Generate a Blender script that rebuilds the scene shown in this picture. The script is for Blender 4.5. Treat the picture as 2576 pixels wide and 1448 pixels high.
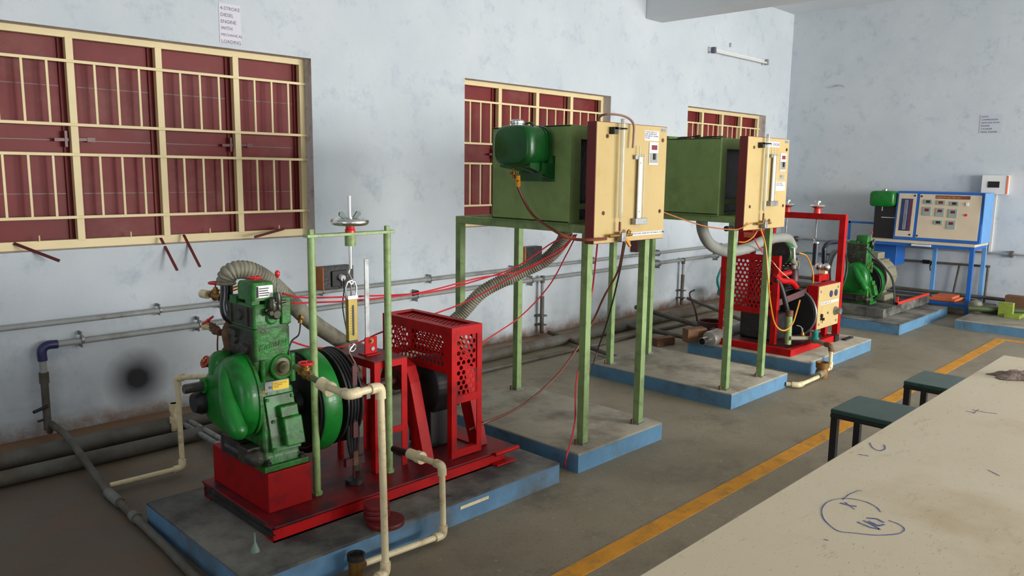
import bpy, bmesh, math, random
from math import pi, sin, cos, radians
from mathutils import Vector, Matrix
random.seed(7)
for o in list(bpy.data.objects): bpy.data.objects.remove(o, do_unlink=True)
SC = bpy.context.scene
COL = SC.collection

# ------------------------------------------------------------------ camera, world, light, exposure
FPX, YAW, PIT, ROL, EYE = 1967.36, .776469, .147661, -.0128167, 1.6
_f = Vector((cos(YAW)*cos(PIT), sin(YAW)*cos(PIT), -sin(PIT)))
_r = _f.cross(Vector((0, 0, 1))).normalized(); _d = _f.cross(_r)
RGT = cos(ROL)*_r + sin(ROL)*_d; DWN = -sin(ROL)*_r + cos(ROL)*_d
cam = bpy.data.cameras.new('camera'); cam_o = bpy.data.objects.new('camera', cam); COL.objects.link(cam_o)
cam.sensor_width = 36; cam.lens = FPX/2576*36; cam.clip_start = .05; cam.clip_end = 60
m = Matrix((RGT, -DWN, -_f)).transposed().to_4x4(); m.translation = (0, 0, EYE); cam_o.matrix_world = m
SC.camera = cam_o

def P(px, py, x=None, y=None, z=None):
    """point of the world plane x=, y= or z= that the calibrated lens sees at a picture point"""
    d = RGT*((px-1288)/FPX) + DWN*((py-724)/FPX) + _f
    t = x/d.x if x is not None else y/d.y if y is not None else (z-EYE)/d.z
    return Vector((0, 0, EYE)) + d*t

W = bpy.data.worlds.new('sky'); SC.world = W; W.use_nodes = True
bg = W.node_tree.nodes["Background"]; bg.inputs[0].default_value = (.8, .88, 1, 1); bg.inputs[1].default_value = 1.0

def daylight_or_fill(x0, x1, z0, z1, y, watts, col=(1, .975, .93)):
    l = bpy.data.lights.new('window_or_fill_light', 'AREA'); l.shape = 'RECTANGLE'; l.size = x1-x0; l.size_y = z1-z0
    l.energy = watts; l.color = col; l.spread = radians(165)
    o = bpy.data.objects.new('window_or_fill_light', l); COL.objects.link(o)
    o.location = ((x0+x1)/2, y, (z0+z1)/2); o.rotation_euler = (radians(90), 0, 0)   # emits towards +Y
    return o
OPEN = [(-1.5, .5), (3.6, 6.4), (7.0, 10.0)]; RY = -6.2
daylight_or_fill(-1.5, .5, 1.0, 2.7, RY-.12, 20)
daylight_or_fill(3.6, 6.4, 1.0, 2.7, RY-.12, 262)
daylight_or_fill(7.0, 10.0, .3, 2.7, RY-.12, 300)
fill_light = daylight_or_fill(-.6, 1.4, 1.0, 2.6, -3.1, 7)          # added fill, set in an assumed doorway behind the camera
fill_light.location = (-3.1, .6, 1.45); fill_light.rotation_euler = (radians(90), 0, radians(-90))
SC.view_settings.view_transform = 'Standard'; SC.view_settings.look = 'None'
SC.view_settings.exposure = 0.74; SC.view_settings.gamma = 1; SC.view_settings.use_curve_mapping = False

# ------------------------------------------------------------------ materials
def s2l(c): return tuple(((v/255)/12.92 if v/255 <= .04045 else ((v/255+.055)/1.055)**2.4) for v in c)
MATS = {}
def mat(name, rgb, rough=.5, metal=0., var=.12, vscale=6., dirt=None, dirt_amt=0., dscale=9., bump=0., bscale=60., coat=0., trans=0., alpha=1., emit=0., spec=.5):
    if name in MATS: return MATS[name]
    m = bpy.data.materials.new(name); m.use_nodes = True; nt = m.node_tree; N = nt.nodes; L = nt.links
    b = N['Principled BSDF']; c = s2l(rgb)
    tc = N.new('ShaderNodeTexCoord')
    n1 = N.new('ShaderNodeTexNoise'); n1.inputs['Scale'].default_value = vscale; n1.inputs['Detail'].default_value = 5
    L.new(tc.outputs['Object'], n1.inputs['Vector'])
    r = N.new('ShaderNodeValToRGB'); r.color_ramp.elements[0].position = .3; r.color_ramp.elements[1].position = .7
    r.color_ramp.elements[0].color = (*[v*(1-var) for v in c], 1); r.color_ramp.elements[1].color = (*[min(1, v*(1+var)) for v in c], 1)
    L.new(n1.outputs[0], r.inputs[0]); last = r.outputs[0]
    if dirt:
        n2 = N.new('ShaderNodeTexNoise'); n2.inputs['Scale'].default_value = dscale; n2.inputs['Detail'].default_value = 8; n2.inputs['Roughness'].default_value = .65
        L.new(tc.outputs['Object'], n2.inputs['Vector'])
        r2 = N.new('ShaderNodeValToRGB'); r2.color_ramp.elements[0].position = .58-.35*dirt_amt; r2.color_ramp.elements[1].position = .82-.35*dirt_amt
        L.new(n2.outputs[0], r2.inputs[0])
        mx = N.new('ShaderNodeMixRGB'); mx.inputs[2].default_value = (*s2l(dirt), 1)
        L.new(r2.outputs[0], mx.inputs[0]); L.new(last, mx.inputs[1]); last = mx.outputs[0]
    L.new(last, b.inputs['Base Color'])
    b.inputs['Roughness'].default_value = rough; b.inputs['Metallic'].default_value = metal
    b.inputs['Coat Weight'].default_value = coat; b.inputs['Specular IOR Level'].default_value = spec
    if trans: b.inputs['Transmission Weight'].default_value = trans; b.inputs['IOR'].default_value = 1.3
    if alpha < 1: b.inputs['Alpha'].default_value = alpha
    if emit: b.inputs['Emission Color'].default_value = (*c, 1); b.inputs['Emission Strength'].default_value = emit
    if bump:
        n3 = N.new('ShaderNodeTexNoise'); n3.inputs['Scale'].default_value = bscale; n3.inputs['Detail'].default_value = 4
        L.new(tc.outputs['Object'], n3.inputs['Vector'])
        bp = N.new('ShaderNodeBump'); bp.inputs['Strength'].default_value = bump; bp.inputs['Distance'].default_value = .01
        L.new(n3.outputs[0], bp.inputs['Height']); L.new(bp.outputs[0], b.inputs['Normal'])
    MATS[name] = m; return m

GREEN = mat('engine green enamel', (32, 112, 38), .42, var=.25, vscale=14, dirt=(44, 50, 22), dirt_amt=.38, dscale=16, bump=.35, bscale=40, coat=.05, spec=.35)
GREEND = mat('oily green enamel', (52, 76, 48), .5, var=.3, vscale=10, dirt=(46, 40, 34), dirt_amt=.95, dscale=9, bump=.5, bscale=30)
GREENS = mat('glossy green enamel', (14, 112, 36), .34, var=.18, vscale=5, dirt=(20, 60, 22), dirt_amt=.25, dscale=10, coat=.12, spec=.35)
TANKG = mat('dark green tank enamel', (14, 84, 30), .32, var=.2, vscale=5, dirt=(22, 50, 24), dirt_amt=.2, coat=.1, spec=.35)
PALEG = mat('pale green stand paint', (128, 154, 98), .6, var=.08, vscale=8, dirt=(96, 112, 66), dirt_amt=.25, dscale=14)
BOXG = mat('green box paint', (126, 152, 90), .62, var=.08, vscale=5, dirt=(110, 132, 76), dirt_amt=.3, dscale=7, bump=.08, bscale=50)
POSTG = mat('post green paint', (140, 166, 108), .45, var=.1, vscale=12, dirt=(112, 120, 66), dirt_amt=.3, dscale=22)
RED = mat('red frame paint', (176, 10, 14), .48, var=.12, vscale=6, dirt=(116, 8, 14), dirt_amt=.25, dscale=9, spec=.2)
REDD = mat('grimy red frame paint', (136, 10, 18), .45, var=.2, vscale=6, dirt=(54, 26, 32), dirt_amt=.55, dscale=6, spec=.3)
WHEEL = mat('red valve wheel enamel', (206, 34, 30), .35, var=.1, coat=.3)
MAROON = mat('maroon board edge', (112, 34, 34), .5)
SHUT = mat('maroon shutter enamel', (116, 38, 38), .5, var=.22, vscale=2.2, dirt=(128, 70, 64), dirt_amt=.2, dscale=2.5, bump=.1, bscale=8, spec=.3)
SHUTD = mat('maroon latch enamel', (96, 30, 32), .4, var=.2, vscale=12)
CREAM = mat('cream window paint', (226, 208, 160), .5, var=.05, vscale=5)
REVEAL = mat('window reveal plaster', (206, 202, 206), .85, var=.08, vscale=6, dirt=(150, 130, 104), dirt_amt=.2, bump=.2)
PANEL = mat('yellow laminate panel', (190, 167, 116), 0.6, var=.04, vscale=4, dirt=(184, 154, 96), dirt_amt=.15, spec=.15)
PANEL3 = mat('cream console panel', (206, 190, 166), .4, var=.04)
STEEL = mat('galvanised steel', (150, 152, 152), .45, metal=.6, var=.15, vscale=20, dirt=(104, 98, 92), dirt_amt=.3, dscale=14)
CHROME = mat('chrome', (222, 222, 220), .24, metal=1., var=.03)
BRASS = mat('brass', (158, 118, 62), .4, metal=.7, var=.25, vscale=30, dirt=(96, 66, 36), dirt_amt=.35, dscale=30)
RUST = mat('rusty iron', (112, 82, 58), .8, var=.3, vscale=22, dirt=(80, 48, 32), dirt_amt=.4, dscale=18, bump=.5, bscale=80)
DARK = mat('dark oily iron', (34, 32, 34), .45, var=.35, vscale=12, dirt=(60, 54, 50), dirt_amt=.25, dscale=16, bump=.3, bscale=40)
DARKR = mat('dark worn red iron', (84, 24, 28), .5, var=.35, vscale=12, dirt=(44, 30, 30), dirt_amt=.5, dscale=14)
DARKRW = mat('dull red weight paint', (112, 16, 22), .5, var=.2, dirt=(60, 22, 26), dirt_amt=.4)
BLACK = mat('black rubber', (22, 22, 24), .5, var=.2)
BLACKG = mat('glossy black pipe enamel', (18, 18, 20), .2, var=.2, coat=.4)
HOSE = mat('olive grey corrugated hose', (140, 137, 120), .55, var=.14, vscale=14, dirt=(96, 90, 72), dirt_amt=.35, dscale=8)
HOSE2 = mat('grey smooth hose', (140, 142, 136), .5, var=.08)
PVC = mat('cream plastic pipe', (220, 204, 164), .4, var=.06, vscale=14, dirt=(150, 124, 92), dirt_amt=.18, dscale=18)
PIPEG = mat('grey wall pipe', (150, 153, 150), .5, var=.08, dirt=(110, 106, 100), dirt_amt=.3, dscale=6)
PIPED = mat('dirty floor pipe', (92, 90, 84), .7, var=.2, dirt=(74, 64, 50), dirt_amt=.5, dscale=5)
PCOUP = mat('dull pipe coupling', (116, 118, 112), .6, dirt=(84, 80, 74), dirt_amt=.4)
PIPEB = mat('dark blue plastic elbow', (38, 40, 84), .4)
WOOD = mat('stained wooden block', (120, 74, 38), .6, var=.25, vscale=12)
SWOOD = mat('wooden switch board edge', (172, 96, 40), .5, var=.15, vscale=20)
WIRER = mat('red cable', (196, 44, 52), .45, var=.05)
WIREB = mat('brown fuel hose', (112, 54, 30), .4, var=.1)
WIREO = mat('orange fuel hose', (222, 146, 34), .35, var=.08)
CABB = mat('black cable', (26, 26, 28), .5)
TEAL = mat('teal garden hose', (16, 132, 124), .4, var=.1)
BLUE = mat('blue console paint', (28, 96, 178), .4, var=.08)
BLUEL = mat('light blue side paint', (96, 150, 206), .4, var=.06)
WHITE = mat('white plastic', (222, 222, 220), .4, var=.03)
PAPER = mat('white paper', (214, 212, 222), .8, var=.02)
INK = mat('grey print ink', (96, 96, 112), .8, var=.05)
INKB = mat('black print ink', (40, 40, 44), .8, var=.05)
PENB = mat('blue pen ink', (100, 106, 150), .8, var=.25, vscale=30, dirt=(160, 152, 148), dirt_amt=.4, dscale=40, spec=.1)
LCD = mat('dark red display', (120, 26, 36), .2)
GLASS = mat('clear glass tube', (232, 236, 230), .08, trans=.75, var=.01)
YSTK = mat('yellow sticker', (222, 188, 40), .4, var=.06)
GUNM = mat('grey generator paint', (128, 124, 104), .5, var=.12, vscale=9)
STOOL = mat('dark green stool laminate', (42, 76, 66), .28, var=.15, vscale=10, dirt=(34, 58, 50), dirt_amt=.3)
STOOLD = mat('black stool paint', (20, 24, 30), .35, var=.1)
LINE = mat('yellow floor paint', (206, 140, 28), .7, var=.14, vscale=8, dirt=(150, 112, 50), dirt_amt=.25, dscale=12, bump=.2)
PLB1 = mat('soiled blue plinth paint', (84, 124, 156), .7, var=.2, vscale=5, dirt=(80, 84, 84), dirt_amt=.38, dscale=2.6, bump=.2, bscale=30)
PLB = mat('blue plinth paint', (88, 134, 168), .7, var=.2, vscale=5, dirt=(74, 98, 112), dirt_amt=.4, dscale=5, bump=.2, bscale=30)
PLTOP = mat('plinth cement screed', (164, 157, 140), .8, var=.14, vscale=2.2, dirt=(112, 104, 92), dirt_amt=.35, dscale=4, bump=.2, bscale=30)
PLTOPD = mat('oil stained plinth screed', (112, 110, 102), .62, var=.25, vscale=2.5, dirt=(52, 50, 50), dirt_amt=.6, dscale=3.0, bump=.2, bscale=30)
CEIL = mat('whitewashed ceiling', (208, 212, 216), .9, var=.04, vscale=2)
RAG = mat('greyish pink rag', (128, 112, 104), .95, var=.3, vscale=18, bump=.5, bscale=90)
BLOCK = mat('brown fired brick', (108, 76, 52), .85, var=.2, vscale=12)
SLUM = mat('aluminium muffler', (150, 146, 140), .4, metal=.5, var=.15, vscale=12)
CARD = mat('orange cardboard', (214, 112, 70), .7, var=.08)
OLIVE = mat('lime green machine paint', (128, 146, 56), .5, var=.2, vscale=16)

def wall_material():
    m = bpy.data.materials.new('pale blue distemper wall'); m.use_nodes = True; nt = m.node_tree; N = nt.nodes; L = nt.links; b = N['Principled BSDF']
    tc = N.new('ShaderNodeTexCoord'); geo = N.new('ShaderNodeNewGeometry')
    def noise(s, d=6, r=.6, vec=None):
        n = N.new('ShaderNodeTexNoise'); n.inputs['Scale'].default_value = s; n.inputs['Detail'].default_value = d; n.inputs['Roughness'].default_value = r
        L.new(vec or geo.outputs['Position'], n.inputs['Vector']); return n.outputs[0]
    def ramp(src, p0, p1, c0=(0, 0, 0, 1), c1=(1, 1, 1, 1)):
        r = N.new('ShaderNodeValToRGB'); r.color_ramp.elements[0].position = p0; r.color_ramp.elements[1].position = p1
        r.color_ramp.elements[0].color = c0; r.color_ramp.elements[1].color = c1; L.new(src, r.inputs[0]); return r.outputs[0]
    def mix(fac, a, col, amt=1.):
        x = N.new('ShaderNodeMixRGB'); L.new(a, x.inputs[1]); x.inputs[2].default_value = (*s2l(col), 1)
        mm = N.new('ShaderNodeMath'); mm.operation = 'MULTIPLY'; L.new(fac, mm.inputs[0]); mm.inputs[1].default_value = amt
        L.new(mm.outputs[0], x.inputs[0]); return x.outputs[0]
    base = ramp(noise(1.3), .3, .7, (*s2l((188, 197, 204)), 1), (*s2l((202, 208, 213)), 1))
    c = mix(ramp(noise(5, 9, .74), .54, .72), base, (158, 172, 186), .7)        # rubbed patches
    c = mix(ramp(noise(16, 8, .75), .66, .72), c, (150, 164, 182), .7)          # specks
    c = mix(ramp(noise(.9, 10, .8), .62, .66), c, (170, 182, 190), .5)
    sep = N.new('ShaderNodeSeparateXYZ'); L.new(geo.outputs['Position'], sep.inputs[0])
    def rng(src, a, b_, c0, c1):
        r = N.new('ShaderNodeMapRange'); r.inputs[1].default_value = a; r.inputs[2].default_value = b_; r.inputs[3].default_value = c0; r.inputs[4].default_value = c1
        L.new(src, r.inputs[0]); return r.outputs[0]
    def mul(a, b_):
        x = N.new('ShaderNodeMath'); x.operation = 'MULTIPLY'; L.new(a, x.inputs[0]); L.new(b_, x.inputs[1]); return x.outputs[0]
    low = rng(sep.outputs[2], 0, .55, 1, 0)
    c = mix(mul(low, ramp(noise(3.5, 8, .7), .35, .75)), c, (138, 146, 150), .9)    # greyer in patches towards the floor
    edge = rng(sep.outputs[2], .04, .12, .85, 0)
    c = mix(mul(edge, ramp(noise(9, 6, .7), .3, .6)), c, (136, 106, 82), 1)
    # round soot mark on the plaster left of the near engine
    d = N.new('ShaderNodeVectorMath'); d.operation = 'DISTANCE'; L.new(geo.outputs['Position'], d.inputs[0]); d.inputs[1].default_value = (1.81, 5.15, .25)
    nn = N.new('ShaderNodeMath'); nn.operation = 'MULTIPLY_ADD'; L.new(noise(7, 4, .5), nn.inputs[0]); nn.inputs[1].default_value = .07; L.new(d.outputs['Value'], nn.inputs[2])
    s = rng(nn.outputs[0], .09, .25, 1, 0); s2 = rng(nn.outputs[0], .1, .45, .3, 0)
    c = mix(s2, c, (120, 118, 118), 1); c = mix(s, c, (34, 34, 36), 1)
    L.new(c, b.inputs['Base Color']); b.inputs['Roughness'].default_value = .85
    bp = N.new('ShaderNodeBump'); bp.inputs['Strength'].default_value = .25; bp.inputs['Distance'].default_value = .01
    L.new(noise(14, 8, .7), bp.inputs['Height']); L.new(bp.outputs[0], b.inputs['Normal']); return m
WALL = wall_material()
def floor_material():
    m = bpy.data.materials.new('stained cement floor'); m.use_nodes = True; nt = m.node_tree; N = nt.nodes; L = nt.links; b = N['Principled BSDF']
    geo = N.new('ShaderNodeNewGeometry')
    def noise(s, d=7, r=.6):
        n = N.new('ShaderNodeTexNoise'); n.inputs['Scale'].default_value = s; n.inputs['Detail'].default_value = d; n.inputs['Roughness'].default_value = r
        L.new(geo.outputs['Position'], n.inputs['Vector']); return n.outputs[0]
    def ramp(src, p0, p1, c0=(0, 0, 0, 1), c1=(1, 1, 1, 1)):
        r = N.new('ShaderNodeValToRGB'); r.color_ramp.elements[0].position = p0; r.color_ramp.elements[1].position = p1
        r.color_ramp.elements[0].color = c0; r.color_ramp.elements[1].color = c1; L.new(src, r.inputs[0]); return r.outputs[0]
    def mixc(fac, a, col):
        x = N.new('ShaderNodeMixRGB'); L.new(fac, x.inputs[0]); L.new(a, x.inputs[1]); x.inputs[2].default_value = (*s2l(col), 1); return x.outputs[0]
    def math2(op, a, b_):
        x = N.new('ShaderNodeMath'); x.operation = op
        for i, v in enumerate((a, b_)):
            if isinstance(v, (int, float)): x.inputs[i].default_value = v
            else: L.new(v, x.inputs[i])
        return x.outputs[0]
    c = ramp(noise(1.1), .3, .7, (*s2l((122, 112, 92)), 1), (*s2l((148, 138, 118)), 1))
    c = mixc(math2('MULTIPLY', ramp(noise(2.6, 9, .75), .50, .70), .6), c, (96, 86, 72))
    c = mixc(math2('MULTIPLY', ramp(noise(1.3, 8, .7), .56, .74), .5), c, (88, 80, 66))
    c = mixc(math2('MULTIPLY', ramp(noise(60, 3, .6), .58, .66), .35), c, (70, 62, 54))
    c = mixc(math2('MULTIPLY', ramp(noise(24, 4, .6), .64, .7), .5), c, (168, 160, 150))
    sep = N.new('ShaderNodeSeparateXYZ'); L.new(geo.outputs['Position'], sep.inputs[0])
    def rng(src, a, b_, c0, c1):
        r = N.new('ShaderNodeMapRange'); r.interpolation_type = 'SMOOTHSTEP'; r.inputs[1].default_value = a; r.inputs[2].default_value = b_; r.inputs[3].default_value = c0; r.inputs[4].default_value = c1
        L.new(src, r.inputs[0]); return r.outputs[0]
    n = noise(1.7, 6, .6)
    # oil and soil trodden into the cement round the near engine, sandy soil along the skirting
    xx = math2('ADD', sep.outputs[0], math2('MULTIPLY', n, 1.6)); oil = rng(xx, 1.9, 3.4, 1, 0)
    yy = math2('ADD', sep.outputs[1], math2('MULTIPLY', n, .8)); oil = math2('MULTIPLY', oil, rng(yy, 2.2, 2.9, 0, 1))
    c = mixc(math2('MULTIPLY', oil, .8), c, (74, 62, 52)); c = mixc(math2('MULTIPLY', math2('MULTIPLY', oil, ramp(noise(3.4, 8, .7), .5, .7)), .7), c, (104, 72, 44))
    soil = rng(yy, 5.05, 5.3, 0, 1); c = mixc(math2('MULTIPLY', soil, .7), c, (142, 104, 72))
    L.new(c, b.inputs['Base Color']); b.inputs['Roughness'].default_value = .6
    bp = N.new('ShaderNodeBump'); bp.inputs['Strength'].default_value = .15; bp.inputs['Distance'].default_value = .01
    L.new(noise(30, 5, .7), bp.inputs['Height']); L.new(bp.outputs[0], b.inputs['Normal']); return m
FLOOR = floor_material()
def bench_material():
    m = bpy.data.materials.new('worn cream bench top'); m.use_nodes = True; nt = m.node_tree; N = nt.nodes; L = nt.links; b = N['Principled BSDF']
    geo = N.new('ShaderNodeNewGeometry')
    mp = N.new('ShaderNodeMapping'); L.new(geo.outputs['Position'], mp.inputs[0]); mp.inputs['Scale'].default_value = (1, 3.2, 1); mp.inputs['Rotation'].default_value = (0, 0, .5)
    def noise(s, d=7, r=.6, v=None):
        n = N.new('ShaderNodeTexNoise'); n.inputs['Scale'].default_value = s; n.inputs['Detail'].default_value = d; n.inputs['Roughness'].default_value = r
        L.new(v or geo.outputs['Position'], n.inputs['Vector']); return n.outputs[0]
    def ramp(src, p0, p1, c0=(0, 0, 0, 1), c1=(1, 1, 1, 1)):
        r = N.new('ShaderNodeValToRGB'); r.color_ramp.elements[0].position = p0; r.color_ramp.elements[1].position = p1
        r.color_ramp.elements[0].color = c0; r.color_ramp.elements[1].color = c1; L.new(src, r.inputs[0]); return r.outputs[0]
    def mixc(fac, a, col, amt):
        x = N.new('ShaderNodeMixRGB'); q = N.new('ShaderNodeMath'); q.operation = 'MULTIPLY'; L.new(fac, q.inputs[0]); q.inputs[1].default_value = amt
        L.new(q.outputs[0], x.inputs[0]); L.new(a, x.inputs[1]); x.inputs[2].default_value = (*s2l(col), 1); return x.outputs[0]
    c = ramp(noise(1.5), .3, .7, (*s2l((208, 193, 164)), 1), (*s2l((218, 204, 178)), 1))
    c = mixc(ramp(noise(9, 9, .78, mp.outputs[0]), .58, .66), c, (168, 142, 108), .6)
    c = mixc(ramp(noise(38, 5, .6, mp.outputs[0]), .68, .72), c, (120, 100, 84), .6)
    c = mixc(ramp(noise(1.6, 5, .6), .55, .72), c, (176, 146, 96), .55)
    c = mixc(ramp(noise(70, 3, .6, mp.outputs[0]), .66, .7), c, (96, 84, 74), .6)
    L.new(c, b.inputs['Base Color']); b.inputs['Roughness'].default_value = .42; return m
BENCH = bench_material()

# ------------------------------------------------------------------ mesh building
class MB:
    def __init__(s): s.v = []; s.f = []
    def add(s, vs, fs):
        n = len(s.v); s.v += [tuple(v) for v in vs]; s.f += [tuple(i+n for i in f) for f in fs]; return s
    def box(s, a, b):
        x0, y0, z0 = [min(p, q) for p, q in zip(a, b)]; x1, y1, z1 = [max(p, q) for p, q in zip(a, b)]
        return s.add([(x0, y0, z0), (x1, y0, z0), (x1, y1, z0), (x0, y1, z0), (x0, y0, z1), (x1, y0, z1), (x1, y1, z1), (x0, y1, z1)],
                     [(0, 3, 2, 1), (4, 5, 6, 7), (0, 1, 5, 4), (1, 2, 6, 5), (2, 3, 7, 6), (3, 0, 4, 7)])
    def bar(s, p, q, w, h, up=(0, 0, 1)):
        p, q = Vector(p), Vector(q); d = (q-p).normalized(); up = Vector(up)
        if abs(d.dot(up)) > .98: up = Vector((1, 0, 0))
        r = d.cross(up).normalized(); u = r.cross(d)
        vs = [c+r*(a*w/2)+u*(b*h/2) for c in (p, q) for a, b in ((-1, -1), (1, -1), (1, 1), (-1, 1))]
        return s.add(vs, [(0, 3, 2, 1), (4, 5, 6, 7), (0, 1, 5, 4), (1, 2, 6, 5), (2, 3, 7, 6), (3, 0, 4, 7)])
    def lathe(s, p, ax, prof, seg=20, caps=True):
        """prof: list of (distance along ax, radius)"""
        p = Vector(p); ax = Vector(ax).normalized(); r = ax.orthogonal().normalized(); u = ax.cross(r); n = len(s.v)
        for t, rad in prof:
            for k in range(seg):
                a = 2*pi*k/seg; s.v.append(tuple(p+ax*t+(r*cos(a)+u*sin(a))*rad))
        for i in range(len(prof)-1):
            for k in range(seg):
                a, b = n+i*seg+k, n+i*seg+(k+1) % seg; s.f.append((a, b, b+seg, a+seg))
        if caps:
            s.f.append(tuple(n+k for k in range(seg-1, -1, -1))); s.f.append(tuple(n+(len(prof)-1)*seg+k for k in range(seg)))
        return s
    def cyl(s, p, q, r, seg=16, r2=None):
        p, q = Vector(p), Vector(q); return s.lathe(p, q-p, [(0, r), ((q-p).length, r if r2 is None else r2)], seg)
    def torus(s, c, ax, R, r, seg=28, sg=8, a0=0, a1=2*pi):
        c = Vector(c); ax = Vector(ax).normalized(); x = ax.orthogonal().normalized(); y = ax.cross(x); full = abs(a1-a0-2*pi) < 1e-6
        pts = [c+(x*cos(a0+(a1-a0)*k/seg)+y*sin(a0+(a1-a0)*k/seg))*R for k in range(seg+(0 if full else 1))]
        return s.tube(pts, r, sg, closed=full)
    def tube(s, pts, r, seg=8, closed=False):
        pts = [Vector(p) for p in pts]; n = len(pts); base = len(s.v); rf = r if callable(r) else (lambda i: r)
        T = []
        for i in range(n):
            a = pts[(i-1) % n] if closed or i > 0 else pts[i]; b = pts[(i+1) % n] if closed or i < n-1 else pts[i]
            T.append((b-a).normalized())
        u = T[0].orthogonal().normalized()
        for i in range(n):
            u = (u-T[i]*u.dot(T[i])); u = u.normalized() if u.length > 1e-6 else T[i].orthogonal().normalized(); w = T[i].cross(u)
            for k in range(seg):
                a = 2*pi*k/seg; s.v.append(tuple(pts[i]+(u*cos(a)+w*sin(a))*rf(i)))
        for i in range(n if closed else n-1):
            j = (i+1) % n
            for k in range(seg): s.f.append((base+i*seg+k, base+i*seg+(k+1) % seg, base+j*seg+(k+1) % seg, base+j*seg+k))
        if not closed:
            s.f.append(tuple(base+k for k in range(seg-1, -1, -1))); s.f.append(tuple(base+(n-1)*seg+k for k in range(seg)))
        return s
    def loft(s, rings, caps=True):
        n = len(s.v); k = len(rings[0])
        for r in rings: s.v += [tuple(p) for p in r]
        for i in range(len(rings)-1):
            for j in range(k): s.f.append((n+i*k+j, n+i*k+(j+1) % k, n+(i+1)*k+(j+1) % k, n+(i+1)*k+j))
        if caps: s.f.append(tuple(n+j for j in range(k-1, -1, -1))); s.f.append(tuple(n+(len(rings)-1)*k+j for j in range(k)))
        return s
    def prism(s, poly, ext):
        """poly: 3D points of a flat outline, ext: vector"""
        e = Vector(ext); return s.loft([[Vector(p) for p in poly], [Vector(p)+e for p in poly]])
    def sheet(s, o, ux, uy, nx, ny, cw, ch, r, border=0.0, stag=True, nseg=16, th=.002):
        """perforated sheet: origin o, unit axes ux, uy; staggered round holes"""
        o, ux, uy = Vector(o), Vector(ux), Vector(uy)
        for j in range(ny):
            off = cw*.5 if (stag and j % 2) else 0
            for i in range(nx-(1 if off else 0)):
                cx, cy = border+off+(i+.5)*cw, border+(j+.5)*ch; out = []; inn = []
                angs = sorted([math.atan2(ch, cw), math.atan2(ch, -cw), math.atan2(-ch, cw), math.atan2(-ch, -cw)]+[2*pi*k/12-pi for k in range(12)])
                for a in angs:
                    c_, s_ = cos(a), sin(a); t = min(cw/2/abs(c_) if abs(c_) > 1e-9 else 9, ch/2/abs(s_) if abs(s_) > 1e-9 else 9)
                    out.append(o+ux*(cx+c_*t)+uy*(cy+s_*t)); inn.append(o+ux*(cx+c_*r)+uy*(cy+s_*r))
                k = len(angs); n = len(s.v); s.v += [tuple(p) for p in out+inn]
                for q in range(k): s.f.append((n+q, n+(q+1) % k, n+k+(q+1) % k, n+k+q))
            if off:
                for a0, a1 in ((0, cw/2), (cw*(nx-.5), cw*nx)):
                    y0 = border+j*ch
                    s.add([o+ux*(border+a)+uy*b for a, b in ((a0, y0), (a1, y0), (a1, y0+ch), (a0, y0+ch))], [(0, 1, 2, 3)])
        W_, H_ = nx*cw, ny*ch
        if border > 0:
            for (a0, a1, b0, b1) in ((0, W_+2*border, 0, border), (0, W_+2*border, border+H_, 2*border+H_), (0, border, border, border+H_), (border+W_, 2*border+W_, border, border+H_)):
                s.add([o+ux*a+uy*b for a, b in ((a0, b0), (a1, b0), (a1, b1), (a0, b1))], [(0, 1, 2, 3)])
        return s
    def build(s, name, m, parent=None, bevel=0, sub=0, smooth=40, solid=0, flat=False):
        me = bpy.data.meshes.new(name); me.from_pydata(s.v, [], s.f); me.materials.append(m)
        bm = bmesh.new(); bm.from_mesh(me); bmesh.ops.recalc_face_normals(bm, faces=bm.faces); bm.to_mesh(me); bm.free()
        if not flat:
            me.shade_smooth(); me.set_sharp_from_angle(angle=radians(smooth))
        o = bpy.data.objects.new(name, me); COL.objects.link(o)
        if parent is not None:
            o.parent = parent; o.matrix_parent_inverse = Matrix.Translation(-WORLD_LOC(parent))
        if solid: md = o.modifiers.new('thickness', 'SOLIDIFY'); md.thickness = solid; md.offset = 0
        if bevel: md = o.modifiers.new('bevel', 'BEVEL'); md.width = bevel; md.segments = 2; md.limit_method = 'ANGLE'; md.harden_normals = True
        if sub: md = o.modifiers.new('subdivision', 'SUBSURF'); md.levels = sub; md.render_levels = sub
        return o
def WORLD_LOC(o): return Vector(o.location) if o.type == 'EMPTY' else Vector((0, 0, 0))      # meshes are built in world coordinates
def thing(name, label, cat, loc, group=None):
    o = bpy.data.objects.new(name, None); COL.objects.link(o); o.location = loc; o.empty_display_size = .05
    o['label'] = label; o['category'] = cat
    if group: o['group'] = group
    return o
def tag(o, label, cat, group=None):
    o['label'] = label; o['category'] = cat
    if group: o['group'] = group
    return o
def each(name, m, R, boxes, bevel=0):
    return [MB().box(a, b).build(name, m, R, bevel=bevel) for a, b in boxes]
def angle_post(name, m, R, x, y, sx, sy, w, t, z0, z1):
    """steel angle, heel at (x, y), flanges towards sx and sy"""
    q = [(0, 0), (w, 0), (w, t), (t, t), (t, w), (0, w)]
    return MB().prism([(x+sx*a, y+sy*b, z0) for a, b in q], (0, 0, z1-z0)).build(name, m, R, bevel=.0008)
def struct(o): o['kind'] = 'structure'; return o
def sthing(name):
    o = bpy.data.objects.new(name, None); COL.objects.link(o); o['kind'] = 'structure'; o.empty_display_size = .05; return o
def lab(o, l): o['label'] = l; return o
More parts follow.
